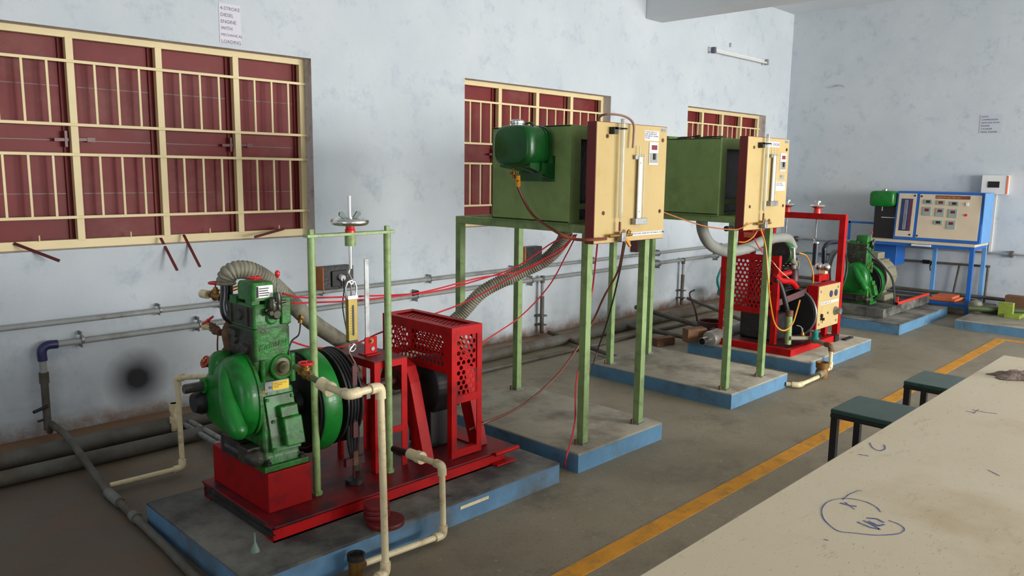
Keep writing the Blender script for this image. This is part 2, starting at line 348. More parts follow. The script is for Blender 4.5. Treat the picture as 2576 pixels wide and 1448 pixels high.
def spline(pts, n=10):
    pts = [Vector(p) for p in pts]; out = []
    for i in range(len(pts)-1):
        p0 = pts[max(i-1, 0)]; p1, p2 = pts[i], pts[i+1]; p3 = pts[min(i+2, len(pts)-1)]
        for k in range(n):
            t = k/n; out.append(.5*((2*p1)+(p2-p0)*t+(2*p0-5*p1+4*p2-p3)*t*t+(3*p1-p0-3*p2+p3)*t**3))
    return out+[pts[-1]]
def wire(name, m, r, pts, label, cat='cable', group=None, n=8, seg=6):
    return tag(MB().tube(spline(pts, n), r, seg).build(name, m), label, cat, group)
def text(body, size, o, ux, uy, m, parent, name='lettering', align='LEFT', shear=0, ext=.0004, spacing=1., lsp=1.):
    cu = bpy.data.curves.new(name, 'FONT'); cu.body = body; cu.size = size; cu.extrude = ext; cu.align_x = align; cu.shear = shear; cu.space_line = lsp; cu.space_character = spacing; cu.resolution_u = 3
    t = bpy.data.objects.new(name, cu); COL.objects.link(t)
    me = bpy.data.meshes.new_from_object(t.evaluated_get(bpy.context.evaluated_depsgraph_get())); bpy.data.objects.remove(t, do_unlink=True)
    me.materials.clear(); me.materials.append(m); ux, uy = Vector(ux), Vector(uy); w = ux.cross(uy); M = Matrix((ux, uy, w)).transposed().to_4x4(); M.translation = Vector(o); me.transform(M)
    b = bpy.data.objects.new(name, me); COL.objects.link(b)
    if parent is not None: b.parent = parent; b.matrix_parent_inverse = Matrix.Translation(-WORLD_LOC(parent))
    return b
X, Y, Z = Vector((1, 0, 0)), Vector((0, 1, 0)), Vector((0, 0, 1))
WY, WX, CZ = 5.15, 10.76, 3.80

# ------------------------------------------------------------------ the room
floor = struct(MB().box((-3.2, -6.4, -.1), (11, 5.35, 0)).build('floor', FLOOR))
struct(MB().box((-3.2, -6.4, CZ), (11, 5.45, CZ+.12)).build('ceiling', CEIL))
WINS = [(1.03, 3.135), (4.63, 6.685), (8.165, 10.105)]; WZ0, WZ1 = 1.103, 2.392
wl = MB(); xs = [-3.2]+[v for w in WINS for v in w]+[WX+.2]
wl.box((-3.2, WY, -.05), (WX+.2, WY+.22, WZ0)).box((-3.2, WY, WZ1), (WX+.2, WY+.22, CZ))
for i in range(0, 8, 2): wl.box((xs[i], WY, WZ0), (xs[i+1], WY+.22, WZ1))
struct(wl.build('wall_left', WALL, flat=True))
struct(MB().box((WX, -6.4, 0), (WX+.2, WY, CZ)).build('wall_back', WALL, flat=True))
struct(MB().box((-3.2, -6.4, 0), (-3, -.4, CZ)).box((-3.2, 1.6, 0), (-3, WY, CZ)).box((-3.2, -.4, 2.4), (-3, 1.6, CZ)).build('wall_front', WALL, flat=True))
wr = MB().box((-3.2, RY-.2, 2.7), (WX+.2, RY, CZ)); xr = [-3.2]+[v for w in OPEN for v in w]+[WX+.2]
for i in range(0, 8, 2): wr.box((xr[i], RY-.2, 0), (xr[i+1], RY, 2.7))
for w in OPEN[:2]: wr.box((w[0], RY-.2, 0), (w[1], RY, .95))
struct(wr.build('wall_right', WALL, flat=True))
struct(MB().box((7.25, RY, 3.25), (7.57, WY, CZ)).build('trim_1', CEIL, bevel=.008))
# painted walkway line on the cement
LN = MB().box((-1, 1.84, .0005), (8.95, 1.93, .0025)).box((8.86, -5.8, .0005), (8.95, 1.84, .0025)).build('painted_line', LINE, floor)

def window(n, x0, x1, left_frame=True):
    R = sthing('window_%d' % n)
    y0, y1 = WY+.095, WY+.135
    z0, z1 = WZ0+.002, WZ1-.002
    # frame lies a little inside the reveal
    each('window_frame', CREAM, R, [((x0+.002, y0, z0), (x1-.002, y1, z0+.052)), ((x0+.002, y0, z1-.04), (x1-.002, y1, z1)), ((x0+.002, y0, z0+.052), (x0+.04, y1, z1-.04)), ((x1-.045, y0, z0+.052), (x1-.002, y1, z1-.04))], bevel=.0015)
    w = (x1-x0-.03)/4; ms = [x0+.015+w*k for k in range(5)]
    for k in (1, 2, 3): MB().box((ms[k]-.021, y0-.004, z0+.045), (ms[k]+.021, y1, z1-.035)).build('mullion', CREAM, R, bevel=.002)
    RZ = (2.215, 1.845, 1.668, 1.292)
    for z in RZ: MB().box((x0+.01, y0-.016, z-.009), (x1+.004, y0-.004, z+.009)).build('grille_rail', CREAM, R, bevel=.002)
    for k in range(4):
        for j in (1, 2, 3):
            x = ms[k]+w*j/4
            for a, b in ((RZ[0], RZ[1]), (RZ[2], RZ[3])): MB().box((x-.0065, y0-.014, b), (x+.0065, y0-.004, a)).build('grille_bar', CREAM, R)
    for k in range(4):                                   # steel shutter leaves, folded sheet with ribs
        a, b = ms[k]+.012, ms[k+1]-.012; s = MB(); ys = WY+.165
        s.box((a, ys, z0+.03), (b, ys+.012, z1-.02))
        lf = s.build('shutter', SHUT, R, bevel=.002)
        for z in (WZ0+.03+.30, WZ0+.03+.62, WZ0+.03+.94): MB().box((a, ys-.003, z-.003), (b, ys+.001, z+.003)).build('sheet_joint', SHUTD, lf)
        for xx in (a+.018, b-.018): MB().box((xx-.018, ys-.014, z0+.03), (xx+.018, ys, z1-.02)).build('shutter_stile', SHUT, lf, bevel=.003)
    for k in (1, 3):                                     # pairs of latches on the meeting stiles
        zc = 1.752+.006
        L_ = MB().bar((ms[k]-.105, y0+.03, zc-.004), (ms[k]+.10, y0+.03, zc+.003), .014, .018)
        L_.box((ms[k]-.05, y0+.02, zc-.045), (ms[k]-.035, y0+.035, zc+.05)).box((ms[k]+.075, y0+.02, zc-.012), (ms[k]+.12, y0+.045, zc+.014)); L_.build('latch', SHUTD, R)
    for k in range(4): MB().cyl((ms[k]+w*.55, y0-.012, z0+.05), (ms[k]+w*.55, y0-.012, z0+.085), .004, 8).build('stay_pin', CREAM, R)
    # plastered sill and reveal lining
    MB().box((x0, WY+.001, WZ0-.028), (x1, WY+.2, WZ0+.001)).build('sill', REVEAL, R)
    MB().box((x1-.0015, WY+.001, WZ0), (x1, WY+.2, WZ1)).box((x0, WY+.001, WZ0), (x0+.0015, WY+.2, WZ1)).box((x0, WY+.001, WZ1-.0015), (x1, WY+.2, WZ1)).build('reveal', REVEAL, R)
    return R, ms
w1, ms1 = window(1, *WINS[0]); w2, ms2 = window(2, *WINS[1]); w3, ms3 = window(3, *WINS[2])
def stay(a, b): MB().bar(a, b, .018, .007, up=(0, -1, 0)).build('window_stay', SHUTD, w1, bevel=.002)
stay(P(35, 612, y=WY+.09), P(150, 656, y=WY-.13)); stay(P(404, 598, y=WY+.06), P(446, 680, y=WY-.16))
stay(P(462, 590, y=WY+.06), P(503, 671, y=WY-.16)); stay(P(715, 575, y=WY+.08), P(640, 596, y=WY-.04))
# far-off backing so the shutters close the openings
struct(MB().box((-3.2, WY+.22, -.05), (WX+.2, WY+.26, CZ)).build('wall_left_backing', SHUTD))

# ------------------------------------------------------------------ concrete plinths
def plinth(x0, x1, y0, y1, label, h=.11, top=PLTOP, skew=0., side=PLB):
    R = thing('machine_plinth', label, 'plinth', ((x0+x1)/2, (y0+y1)/2, 0))
    q = [(x0+skew, y0), (x1, y0), (x1, y1), (x0, y1)]
    MB().loft([[Vector((a, b, 0)) for a, b in q], [Vector((a, b, h-.012)) for a, b in q]]).build('plinth_side', side, R)
    MB().loft([[Vector((a, b, h-.012)) for a, b in q], [Vector((a, b, h-.005)) for a, b in q], [Vector((a+(.006 if a < (x0+x1)/2 else -.006), b+(.006 if b < (y0+y1)/2 else -.006), h)) for a, b in q]]).build('plinth_top', top, R)
    return R
plinth(1.235, 2.955, 2.54, 3.50, 'long blue plinth under the nearest green engine', top=PLTOPD, side=PLB1)
plinth(3.12, 3.912, 2.55, 3.78, 'blue plinth under the nearer green stand with box and yellow panel')
plinth(4.775, 5.622, 2.565, 3.80, 'blue plinth under the second green stand, with paint chips at its corner')
plinth(6.07, 7.41, 2.60, 3.72, 'blue plinth under the red framed engine rig')
plinth(8.345, 9.93, 2.665, 4.05, 'pale blue plinth under the far green engine and generator', h=.115, top=PLTOPD)
plinth(9.2, 10.2, .9, 2.385, 'low teal-blue plinth at the right edge under lime green machine parts', h=.1)

# ------------------------------------------------------------------ bench, stools
BR = thing('work_bench', 'long cream topped work bench in the right foreground covered in scratches', 'bench', (2.2, 0, 0))
MB().box((-.8, -1.2, .712), (4.325, .898, .75)).build('bench_top', BENCH, BR, bevel=.006)
for x in (-.6, 1.7, 4.1):
    for y in (-1.05, .75): MB().box((x-.03, y-.03, 0), (x+.03, y+.03, .712)).build('leg', STOOLD, BR)
MB().box((-.6, .72, .62), (4.1, .76, .712)).box((-.6, -1.07, .62), (4.1, -1.03, .712)).build('apron', STOOLD, BR)
def pen(pts, w=.0036):
    q = [P(a, b, z=.7505) for a, b in pts]; q = spline(q, 5) if len(q) > 4 else q; s = MB()
    for a, b in zip(q[:-1], q[1:]): s.bar(a, b, w, .0006)
    return s.build('pen_mark', PENB, BR)
def arc(cx, cy, rx, ry, a0, a1, n=18): return [(cx+rx*cos(radians(a0+(a1-a0)*k/n)), cy+ry*sin(radians(a0+(a1-a0)*k/n))) for k in range(n+1)]
pen([(2215, 1287), (2205, 1275), (2180, 1262), (2145, 1254), (2110, 1254), (2082, 1262), (2068, 1278), (2070, 1300), (2085, 1318), (2110, 1335), (2150, 1340), (2200, 1345), (2240, 1344), (2265, 1340), (2275, 1330), (2262, 1318), (2235, 1308)])
pen([(2120, 1256), (2135, 1243), (2160, 1233), (2168, 1234)]); pen([(2113, 1264), (2135, 1270), (2155, 1273)], .006); pen([(2125, 1262), (2150, 1280)])
pen([(2180, 1302), (2205, 1304), (2225, 1314)], .006); pen([(2172, 1308), (2200, 1322), (2215, 1332)], .006); pen([(2157, 1312), (2190, 1326), (2212, 1330)], .006); pen([(2185, 1310), (2210, 1322), (2225, 1318)], .006)
pen([(2188, 1113), (2195, 1125), (2212, 1133), (2226, 1128), (2224, 1118)], .005); pen([(2160, 1142), (2185, 1146)], .006); pen([(2430, 1033), (2455, 1038)]); pen([(2445, 1030), (2475, 1036), (2508, 1040)]); pen([(2448, 1039), (2462, 1029)])
pen([(2072, 1356), (2084, 1358)]); pen([(2485, 1181), (2515, 1196)], .003)
from mathutils import noise as mnoise
rc = P(2622, 952, z=.75); NU, NV = 44, 22; rg = MB(); gr = []
for i in range(NU):
    for j in range(NV):
        u, v = i/(NU-1)-.5, j/(NV-1)-.5; edge = 1+.25*mnoise.noise(Vector((u*5, v*5, 3)))
        q = Vector((u*.40*edge, v*.13*edge*(1-.5*abs(u)), 0)); k = max(0, 1-(2*abs(v))**3)*max(0, 1-(2*abs(u))**4)
        h = .003+k*(.016+.022*abs(mnoise.noise(Vector((u*9, v*5, 1))))+.012*abs(mnoise.noise(Vector((u*24, v*14, 7)))))
        c_, s_ = cos(-.90), sin(-.90); gr.append((rc.x+q.x*c_-q.y*s_, rc.y+q.x*s_+q.y*c_, .7503+h))
rg.add(gr, [(i*NV+j, (i+1)*NV+j, (i+1)*NV+j+1, i*NV+j+1) for i in range(NU-1) for j in range(NV-1)])
tag(rg.build('cleaning_rag', RAG), 'crumpled greyish rag lying on the cream bench at the right edge', 'rag')

def stool(c, label):
    R = thing('stool', label, 'stool', (c[0], c[1], 0), 'stools tucked against the cream bench'); x, y = c; w = .175
    MB().box((x-w, y-w, .425), (x+w, y+w, .45)).build('seat', STOOL, R, bevel=.006)
    MB().box((x-w, y-w, .405), (x+w, y+w, .4255)).build('seat_rim', STOOLD, R, bevel=.004)
    for a in (-1, 1):
        for b in (-1, 1): MB().box((x+a*(w-.02)-.016, y+b*(w-.02)-.016, 0), (x+a*(w-.02)+.016, y+b*(w-.02)+.016, .406)).build('leg', STOOLD, R)
    return R
# near stool corners seen at (2090,1028), (2150,990), (2302,1022)
c0 = P(2089, 1027, z=.45); stool((c0.x+.175, c0.y-.175), 'dark green topped square stool beside the bench, the nearer of the two')
c0 = P(2273, 957, z=.45); stool((c0.x+.175, c0.y-.175), 'dark green topped square stool beside the bench, the farther of the two')

# ------------------------------------------------------------------ green stands with air box, fuel tank and instrument board
def stand(x0, x1, y0, y1, zt, label, group, zb=.11):
    R = thing('tubular_stand', label, 'stand', ((x0+x1)/2, (y0+y1)/2, zb), group); s = .045
    for x in (x0, x1):
        for y in (y0, y1):
            l = MB().box((x-s/2, y-s/2, zb+.004), (x+s/2, y+s/2, zt-s)).build('leg', PALEG, R, bevel=.003)
            sx = 1 if x == x1 else -1; sy = -1 if y == y0 else 1
            f = MB().box((x-.035, y-.035, zb), (x+.035, y+.035, zb+.006)).build('foot_plate', STEEL, l)
            MB().lathe((x-sx*.0+.045*(-1), y+.01, zb), Z, [(0, .009), (.03, .009)], 6).build('anchor_bolt', RUST, l)
    MB().box((x0-s/2, y0-s/2, zt-s), (x0+s/2, y1+s/2, zt)).build('rail', PALEG, R, bevel=.003)
    MB().box((x1-s/2, y0-s/2, zt-s), (x1+s/2, y1+s/2, zt)).build('rail', PALEG, R, bevel=.003)
    MB().box((x0+s/2, y0-s/2, zt-s), (x1-s/2, y0+s/2, zt)).build('rail', PALEG, R, bevel=.003)
    MB().box((x0+s/2, y1-s/2, zt-s), (x1-s/2, y1+s/2, zt)).build('rail', PALEG, R, bevel=.003)
    return R
stand(3.265, 3.79, 2.645, 3.665, 1.322, 'tall pale green steel stand carrying the nearer green box', 'green steel stands')
stand(4.855, 5.375, 2.665, 3.675, 1.318, 'tall pale green steel stand carrying the farther green box', 'green steel stands')

def airbox(x0, x1, y0, y1, z0, z1, label):
    R = thing('air_box', label, 'box', ((x0+x1)/2, (y0+y1)/2, z0)); t = .012
    MB().box((x0, y0+.0, z0), (x0+t, y1, z1)).box((x1-t, y0, z0), (x1, y1, z1)).box((x0, y1-t, z0), (x1, y1, z1)).box((x0, y0, z1-t), (x1, y1, z1)).box((x0, y0, z0), (x1, y1, z0+t)).build('casing', BOXG, R, bevel=.004)
    # open front: side stiles, head rail and a cross bar in front of the dark inside
    s = MB().box((x0, y0-.003, z0), (x0+.085, y0+.004, z1)).box((x1-.085, y0-.003, z0), (x1, y0+.004, z1)).box((x0+.085, y0-.003, z1-.075), (x1-.085, y0+.004, z1))
    s.box((x0+.085, y0-.003, z0+.075), (x1-.085, y0+.004, z0+.105)); s.build('front_frame', BOXG, R, bevel=.002)
    MB().box((x0+.05, y0+.08, z0+t), (x1-.05, y0+.09, z1-t)).build('painted_dark_inside', DARK, R)  # dark sheet painting in the shade inside the box
    MB().box((x0-.012, y0-.006, z0-.004), (x1+.012, y1+.012, z0+.0)).build('base_flange', BOXG, R)
    return R
airbox(3.238, 3.86, 2.756, 3.36, 1.3262, 1.852, 'green sheet steel box on the nearer stand, fuel tank on its side')
airbox(4.828, 5.45, 2.776, 3.38, 1.3222, 1.846, 'green sheet steel box on the farther stand, rags and wire on its top')
tag(MB().tube(spline([(4.95, 3.2, 1.852), (5.0, 3.05, 1.868), (5.08, 3.12, 1.86), (5.16, 3.0, 1.87), (5.1, 2.9, 1.856), (5.2, 2.95, 1.862)], 8), lambda i: .007+.003*sin(i), 6).build('wire_bundle', DARK), 'dark tangle of wire lying on top of the farther green box', 'wire')
tag(MB().box((4.96, 3.28, 1.847), (5.12, 3.37, 1.872)).build('flat_carton', BOXG, bevel=.003), 'small flat green lid lying on top of the farther green box', 'lid')

def fuel_tank(x0, y0, y1, z0, z1, xd, label, flip=False):
    """pressed steel tank, seam round the middle, on a bracket against a face at x = x0 (tank towards -x)"""
    R = thing('fuel_tank', label, 'fuel tank', (x0-xd/2, (y0+y1)/2, z0)); cy, cz, w, h = (y0+y1)/2, (z0+z1)/2, (y1-y0)/2, (z1-z0)/2
    def ring(x, k):
        pts = []
        for i in range(40):
            a = 2*pi*i/40; c, s = cos(a), sin(a); e = .58; pts.append(Vector((x, cy+math.copysign(abs(c)**e, c)*w*k, cz+math.copysign(abs(s)**e, s)*h*k)))
        return pts
    xs_ = [(0, .80), (.04, .93), (.12, .99), (.3, 1), (.7, 1), (.88, .99), (.96, .93), (1, .80)]
    MB().loft([ring(x0-.02-xd+xd*t, k) for t, k in xs_]).build('tank_shell', TANKG, R, smooth=60)
    MB().loft([ring(x0-.02-xd*.30, 1.022), ring(x0-.02-xd*.27, 1.022)]).build('seam', TANKG, R)
    cx = x0-.02-xd/2
    MB().lathe((cx, cy+w*.28, z1-.002), Z, [(0, .034), (.012, .034), (.014, .040), (.026, .040), (.034, .03), (.036, .012)], 24).build('filler_cap', CHROME, R)
    MB().tube([(cx, cy-w*.55, z1-.004), (cx, cy-w*.5, z1+.012), (cx, cy-w*.2, z1+.012), (cx, cy-w*.15, z1-.004)], .006, 8).build('handle', TANKG, R)
    # strap over the tank and saddle below
    b = MB()
    for t in (.12,): 
        x = x0-.02-xd*t; b.loft([ring(x-.008, 1.02), ring(x+.008, 1.02)])
    b.build('strap', TANKG, R)
    MB().prism([(x0-.001, cy-w*.9, z0+.06), (x0-.001, cy-w*.9, z0-.075), (x0-.035, cy-w*.8, z0-.06), (x0-xd*.9, cy-w*.3, z0-.008), (x0-xd*.9, cy-w*.3, z0+.01)], (0, .004, 0)).build('bracket', TANKG, R)
    MB().loft([[Vector((x0-.002, cy+w*k, z0-.02-.05*(1-k)*.5)) for k in (-.9, -.3, .3, .9)]+[Vector((x0-.002, cy+w*k, z0+.02)) for k in (.9, .3, -.3, -.9)],
               [Vector((x0-xd*.9, cy+w*k, z0-.004)) for k in (-.8, -.3, .3, .8)]+[Vector((x0-xd*.9, cy+w*k, z0+.02)) for k in (.8, .3, -.3, -.8)]]).build('saddle', TANKG, R)
    MB().prism([(x0-.10, cy+w*.25, z0+.012), (x0-.10, cy-w*.92, z0-.078), (x0-.10, cy-w*.98, z0+.03)], (.004, 0, 0)).build('gusset', TANKG, R)
    MB().box((x0-.004, cy-w*.99, z0-.08), (x0-.0005, cy+w*.9, z0+.06)).build('back_plate', TANKG, R)
    tp = (cx-.02, cy+w*.3, z0-.008)
    v = MB().lathe(Vector(tp)+Z*.012, -Z, [(0, .012), (.02, .012), (.022, .008), (.05, .008), (.052, .012), (.07, .01)], 12); v.cyl(Vector(tp)-Z*.03-X*.03, Vector(tp)-Z*.03+X*.012, .006, 8)
    v.build('fuel_tap', BRASS, R)
    return R
fuel_tank(3.238, 2.862, 3.146, 1.628, 1.848, .19, 'glossy dark green fuel tank with silver cap on the side of the nearer box')

def board(x0, x1, z0, z1, y, label, second=False):
    R = thing('instrument_board', label, 'panel', ((x0+x1)/2, y, z0)); d = .062
    MB().box((x0, y+.002, z0), (x1, y+d, z1)).build('board_case', MAROON, R, bevel=.002)
    MB().box((x0+.003, y, z0+.003), (x1-.003, y+.003, z1-.003)).build('front_laminate', PANEL, R, bevel=.001)
    wv, hv = x1-x0, z1-z0
    def at(u, v, dy=0): return Vector((x0+wv*u, y-dy, z0+hv*v))
    for u, v in ((.14, .885), (.93, .88), (.115, .255), (.925, .25)):
        MB().lathe(at(u, v, -.001), -Y, [(0, .012), (.004, .012), (.0045, .007), (.008, .007)], 6).build('screw', RUST, R)
    # fuel burette: glass tube with clips, at the left
    u = .285 if not second else .36
    MB().lathe(at(u, .155, .03), Z, [(0, .004), (.03, .004), (.04, .012), (.07, .0135), (hv*1.03-.155*hv, .0135)], 16).build('burette_tube', GLASS, R)
    c = at(u, .95 if not second else .93, .03)
    k = MB().torus(c, Z, .021, .004, 20, 6); k.box((c.x-.075, y-.034, c.z-.005), (c.x-.015, y-.026, c.z+.005)); k.box((c.x-.078, y-.034, c.z-.03), (c.x-.045, y-.001, c.z+.006)); k.build('tube_clip', BLACK, R)
    c = at(u, .10, .03); MB().cyl(c, c+Z*.05, .007, 10).build('burette_stem', WIREB, R)
    # manometer or sight glass with its scale
    u2, v0, v1 = (.585, .19, .74) if not second else (.60, .30, .82)
    a, b = at(u2, v0, .022), at(u2, v1, .022)
    MB().box((a.x-.022, y-.016, a.z), (a.x+.016, y-.012, b.z-.01)).build('gauge_scale', WHITE, R)
    for q in (.12, .88):
        zq = a.z+q*(b.z-a.z); MB().lathe((a.x-.003, y-.0155, zq), -Y, [(0, .004), (.002, .003)], 8).build('scale_screw', INK, R)
    for dx, dz in ((-.024, .05), (.022, .008)): MB().cyl((a.x+dx, y-.022, a.z), (b.x+dx, y-.022, b.z+dz), .0042, 12).build('gauge_tube', GLASS, R)
    MB().box((a.x-.055, y-.034, a.z-.028), (a.x+.055, y-.001, a.z+.006)).build('gauge_foot', STEEL, R, bevel=.002)
    MB().box((a.x-.055, y-.018, b.z-.022), (a.x-.028, y-.001, b.z)).box((a.x-.055, y-.024, b.z-.002), (a.x+.06, y-.021, b.z+.001)).build('gauge_clip', STEEL, R)
    # counter with red display and a switch
    cu, cv = (.80, .76) if not second else (.86, .74)
    p = at(cu, cv); ww, hh = .047, .062
    MB().box((p.x-ww, y-.004, p.z-hh), (p.x+ww*.85, y-.0005, p.z+hh)).build('counter_plate', WHITE, R, bevel=.001)
    MB().box((p.x-ww*.55, y-.006, p.z+hh*.32), (p.x+ww*.55, y-.0035, p.z+hh*.74)).build('display', LCD, R)
    MB().box((p.x-.009, y-.011, p.z-hh*.55), (p.x+.009, y-.0035, p.z-.0)).build('rocker_switch', BLACK, R)
    MB().box((p.x-ww*.92, y-.0045, p.z-hh*.85), (p.x+ww*.78, y-.0038, p.z+hh*.05)).build('switch_plate', PIPEG, R)
    def sticker(u0, v0_, u1, v1_, body, size, m=PAPER, tilt=0):
        a_, b_ = at(u0, v0_), at(u1, v1_)
        o = MB().box((a_.x, y-.0012, a_.z), (b_.x, y-.0003, b_.z)).build('sticker', m, R)
        text(body, size, (a_.x+.004, y-.0013, b_.z-size*1.0), X, Z, INKB if not tilt else INK, R, lsp=.95)
    if not second:
        sticker(.655, .87, .87, .955, '4 STROKE SINGLE CYL.\nDIESEL ENGINE WITH\nMECHANICAL LOADING\nTEST RIG', .0115)
        sticker(.505, .045, .975, .075, '4 STROKE DIESEL ENGINE WITH MECHANICAL LOADING', .0125)
        sticker(.9, .95, .98, .985, 'P-11', .018, PIPEG)
    else:
        sticker(.40, .90, .75, .96, 'PETROL ENGINE', .028)
        sticker(.80, .55, .91, .60, 'ON', .016, PIPEG); sticker(.72, .42, .95, .52, 'TWO STROKE\nPETROL ENGINE', .014)
        sticker(.88, .95, .98, .985, 'P-12', .018, PIPEG)
    # brass three way cock at the foot of the burette
    c = at(u, .065 if not second else .07, .03)
    v = MB().cyl(c-X*.09, c+X*.02, .009, 10); v.lathe(c-Z*.01, Z, [(0, .008), (.03, .008)], 10); v.cyl(c+X*.04, c+X*.11, .008, 10); v.torus(c+X*.085+Z*.01, Y, .014, .006, 16, 6); v.build('three_way_cock', BRASS, R)
    MB().box((c.x-.002, y-.048, c.z-.036), (c.x+.038, y-.012, c.z+.018)).build('cock_body', STEEL, R, bevel=.006)
    return R
board(3.208, 3.852, 1.228, 1.862, 2.558, 'yellow instrument board in a maroon case on the nearer green stand')
board(4.832, 5.437, 1.226, 1.853, 2.578, 'yellow instrument board in a maroon case on the farther green stand', True)

# hoses and leads of the nearer board
wire('fuel_hose', WIREB, .0085, [P(1303, 452, x=3.10), P(1305, 475, x=3.12), P(1340, 540, x=3.15), P(1400, 583, y=2.66), P(1440, 600, y=2.62), P(1480, 603, y=2.55), P(1525, 600, y=2.525)], 'brown fuel hose from the green tank to the yellow board', 'hose')
tag(MB().tube([P(1303, 440, x=3.10), P(1304, 468, x=3.115)], .013, 12).build('hose_ferrule', WIREO), 'orange hose ferrule under the green fuel tank tap', 'hose ferrule')
wire('breather_hose', mat('tan rubber tube', (150, 118, 104), .5), .007, [P(1503, 330, y=2.72), P(1508, 295, y=2.66), P(1530, 287, y=2.6), P(1570, 292, y=2.56), P(1593, 310, y=2.535), P(1594, 345, y=2.53), P(1592, 372, y=2.53)], 'thin tan tube looping over the top of the nearer yellow board', 'hose')
wire('yellow_drain_tube', WIREO, .010, [P(1568, 596, y=2.52), P(1575, 603, y=2.52), P(1584, 618, y=2.52)], 'short orange tube end hanging under the nearer yellow board', 'tube')
wire('brown_drain_hose', WIREB, .007, [P(1570, 605, y=2.56), P(1555, 680, y=2.8), P(1520, 745, y=2.9), P(1490, 810, y=3.0), P(1445, 885, y=3.0), P(1400, 945, y=2.95), P(1340, 1000, y=2.92), P(1285, 1035, y=2.9), P(1225, 1060, y=2.87), P(1180, 1080, y=2.9)], 'long rust brown hose sagging from the nearer yellow board to the red guard', 'hose', n=12)
wire('black_lead', CABB, .0055, [P(1572, 612, y=2.6), P(1555, 700, y=2.9), P(1530, 800, y=3.2), P(1500, 890, y=3.45), P(1478, 960, y=3.2)], 'black power lead hanging from the nearer yellow board', 'cable', n=12)
wire('pink_lead', WIRER, .005, [P(1503, 612, y=2.62), P(1498, 660, y=2.8), P(1490, 730, y=2.95), P(1472, 850, y=2.85), P(1450, 960, y=2.78), P(1446, 1060, y=2.66), P(1432, 1125, y=2.60), P(1424, 1150, y=2.57), P(1420, 1175, z=.012)], 'thin pink lead running down beside the nearest green stand leg', 'cable', n=10)
wire('red_lead', WIRER, .0045, [P(1440, 590, y=2.9), P(1390, 610, y=2.95), P(1300, 670, y=3.1), P(1200, 705, y=3.2), P(1080, 735, y=3.2), P(900, 745, y=3.1), P(770, 748, y=3.05), P(712, 738, y=3.0)], 'uppermost red lead strung from the nearer box to the green engine head', 'cable', n=12)
wire('red_lead', WIRER, .0045, [P(1445, 590, y=2.9), P(1410, 625, y=2.95), P(1310, 680, y=3.1), P(1200, 700, y=3.15), P(1060, 735, y=3.15), P(900, 755, y=3.1), P(800, 760, y=3.05), P(722, 762, y=3.0)], 'second red lead strung from the nearer box to the green engine head', 'cable', n=12)
wire('red_lead', WIRER, .0045, [P(1447, 590, y=2.9), P(1400, 640, y=3.0), P(1300, 690, y=3.2), P(1180, 755, y=3.35), P(1090, 790, y=3.4), P(960, 835, y=3.4), P(900, 862, y=3.3), P(840, 874, y=3.25), P(780, 872, y=3.2), P(733, 858, y=3.1)], 'lowest red lead, sagging behind the red guard to the green engine', 'cable', n=12)
wire('red_lead', WIRER, .0045, [P(1450, 590, y=2.9), P(1425, 640, y=3.05), P(1380, 720, y=3.2), P(1310, 795, y=3.3), P(1230, 850, y=3.3), P(1160, 900, y=3.2)], 'red lead dropping steeply from the nearer box behind the red guard', 'cable', n=12)

tag(MB().cyl(P(1038, 739, y=3.19), P(1052, 735, y=3.19), .011, 10).build('cable_tape', BLACK), 'black tape wrapped round the red leads in front of the wall', 'tape')
def ringed(pts, r, pitch, amp, seg=16):
    sp = spline(pts, 60); L_ = [0]
    for a, b in zip(sp[:-1], sp[1:]): L_.append(L_[-1]+(b-a).length)
    n = int(L_[-1]/pitch*6); out = []; j = 0
    for k in range(n+1):
        t = L_[-1]*k/n
        while j < len(sp)-2 and L_[j+1] < t: j += 1
        f = (t-L_[j])/max(1e-9, L_[j+1]-L_[j]); out.append(sp[j].lerp(sp[j+1], min(1, f)))
    return MB().tube(out, lambda i: r+amp*(1 if (i % 6) in (1, 2, 3) else -.6 if i % 6 in (5,) else .2), seg)
h = ringed([P(570, 716, y=3.20), P(570, 700, y=3.20), P(578, 686, y=3.19), P(600, 678, y=3.18), P(632, 682, y=3.18), P(672, 704, y=3.20), P(720, 748, y=3.25), P(780, 805, y=3.32), P(840, 846, y=3.4), P(885, 872, y=3.46), P(960, 895, y=3.5), P(1060, 872, y=3.52), P(1150, 800, y=3.5), P(1215, 733, y=3.42), P(1300, 690, y=3.32), P(1370, 655, y=3.2), P(1410, 615, y=3.1), P(1424, 583, y=3.05), P(1426, 558, y=3.05)], .0375, .0155, .0035)
tag(h.build('corrugated_hose', HOSE, smooth=80), 'thick olive grey corrugated hose from engine intake to the nearer box', 'hose')
hs2 = MB().tube(spline([P(1766, 545, y=3.0), P(1768, 580, y=3.0), P(1788, 615, y=3.0), P(1830, 632, y=3.0), P(1880, 624, y=3.0), P(1920, 606, y=3.05), P(1955, 598, y=3.1), P(1982, 600, y=3.12), P(1994, 622, y=3.12)], 12), .042, 16)
tag(hs2.build('intake_hose', HOSE2, smooth=80), 'thick smooth grey hose looping under the farther green box to the red rig', 'hose')

